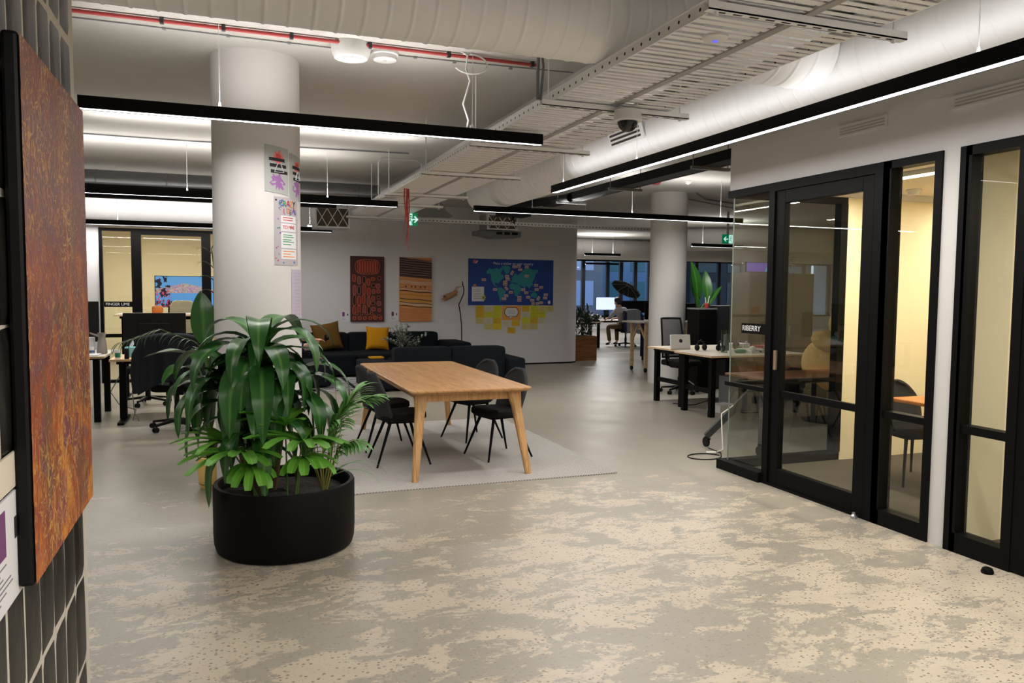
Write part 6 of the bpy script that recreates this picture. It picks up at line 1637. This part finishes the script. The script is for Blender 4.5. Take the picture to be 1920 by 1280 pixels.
person('person with bare knee and forearm seated on the wall sofa, half hidden by the column', (1.08, 14.36, 0), R(-105), dict(
    pelvis=(0, 0, .53), spine=(0, -.04, .72), chest=(0, -.03, .93), neck=(0, .01, 1.08), head=(0, .04, 1.2), face=(0, 1, -.35),
    sho_l=(-.19, -.02, .99), elb_l=(-.26, .14, .76), wri_l=(-.06, .40, .70), sho_r=(.19, -.02, .99), elb_r=(.27, .22, .72), wri_r=(.15, .50, .70),
    hip_l=(-.1, .02, .52), kne_l=(-.24, .40, .53), ank_l=(.02, .40, .50), toe_l=(.12, .44, .49), hip_r=(.1, .02, .52), kne_r=(.17, .53, .60), ank_r=(.2, .58, .10), toe_r=(.22, .72, .04)), JACKET, NAVY, shorts=True)
mb = MB(); mb.box(-.09, .09, -.012, .012, -.06, .06); mb.cyl((0, .012, 0), (0, .06, 0), .035)
o = one('camera', mb, BLACKP, 'dark handheld device in the hands of the person on the sofa', 'device', (1.70, 14.22, .72), R(-105), bevel=.006)
# ------------------------------------------------------------------ lights, world, camera
area(5.3, 4.8, 2.49, .06, 1.4, 44, col=(1, .9, .72)); area(6.9, 4.8, 2.49, .06, 1.4, 40, col=(1, .9, .72))
area(5.7, 2.2, 2.49, .06, 1.6, 46, col=(1, .9, .72)); area(7.2, 2.2, 2.49, .06, 1.6, 26, col=(1, .9, .72))
area(-1.6, 16.2, 2.85, 1.6, .06, 90, col=(1, .9, .72)); area(.2, 16.4, 2.85, 1.0, .06, 30, col=(1, .9, .72))
# unseen fill lamps added over the near floor, behind the viewer
area(-2.2, 1.2, 2.69, 3.0, .05, 26); area(1.3, .6, 2.60, 2.6, .05, 85, col=(1, .95, .88)); area(1.3, -1.6, 2.60, 2.6, .05, 50, col=(1, .95, .88)); area(-3.6, 5.5, 2.69, 2.6, .05, 40)
area(.4, 8.75, 3.06, 3.4, .1, 17, True)  # uplight added with no fitting, for a brighter band on the ceiling
w = bpy.data.worlds.new('dusk'); SC.world = w; w.use_nodes = True; nt = w.node_tree; nt.nodes.clear()
sky = nt.nodes.new('ShaderNodeTexSky'); sky.sky_type = 'NISHITA'; sky.sun_elevation = R(4); sky.sun_rotation = R(200); sky.sun_disc = False
hs = nt.nodes.new('ShaderNodeMix'); hs.data_type = 'RGBA'; hs.inputs[0].default_value = .85; hs.inputs[7].default_value = (.42, .62, 1.0, 1)
bg = nt.nodes.new('ShaderNodeBackground'); bg.inputs[1].default_value = 1.3; ow = nt.nodes.new('ShaderNodeOutputWorld')
nt.links.new(sky.outputs[0], hs.inputs[6]); nt.links.new(hs.outputs[2], bg.inputs[0]); nt.links.new(bg.outputs[0], ow.inputs[0])
cd = bpy.data.cameras.new('camera'); co = bpy.data.objects.new('camera', cd); COL.objects.link(co); SC.camera = co
cd.sensor_fit = 'HORIZONTAL'; cd.sensor_width = 36; cd.lens = 1450.0 / 1920 * 36; cd.clip_start = .05; cd.clip_end = 200
yaw, pitch, roll = R(20.4), R(3.76), R(.51)
fw = Vector((math.sin(yaw) * math.cos(pitch), math.cos(yaw) * math.cos(pitch), -math.sin(pitch))); rg = Vector((math.cos(yaw), -math.sin(yaw), 0)); up = rg.cross(fw)
r2 = rg * math.cos(roll) + up * math.sin(roll); u2 = -rg * math.sin(roll) + up * math.cos(roll)
m4 = Matrix((r2, u2, -fw)).transposed().to_4x4(); m4.translation = (0, 0, 1.6); co.matrix_world = m4
SC.view_settings.view_transform = 'Standard'; SC.view_settings.look = 'None'; SC.view_settings.exposure = -0.1
SC.cycles.max_bounces = 8; SC.cycles.diffuse_bounces = 4; SC.cycles.glossy_bounces = 4; SC.cycles.transparent_max_bounces = 16
SC.cycles.sample_clamp_indirect = 6.0
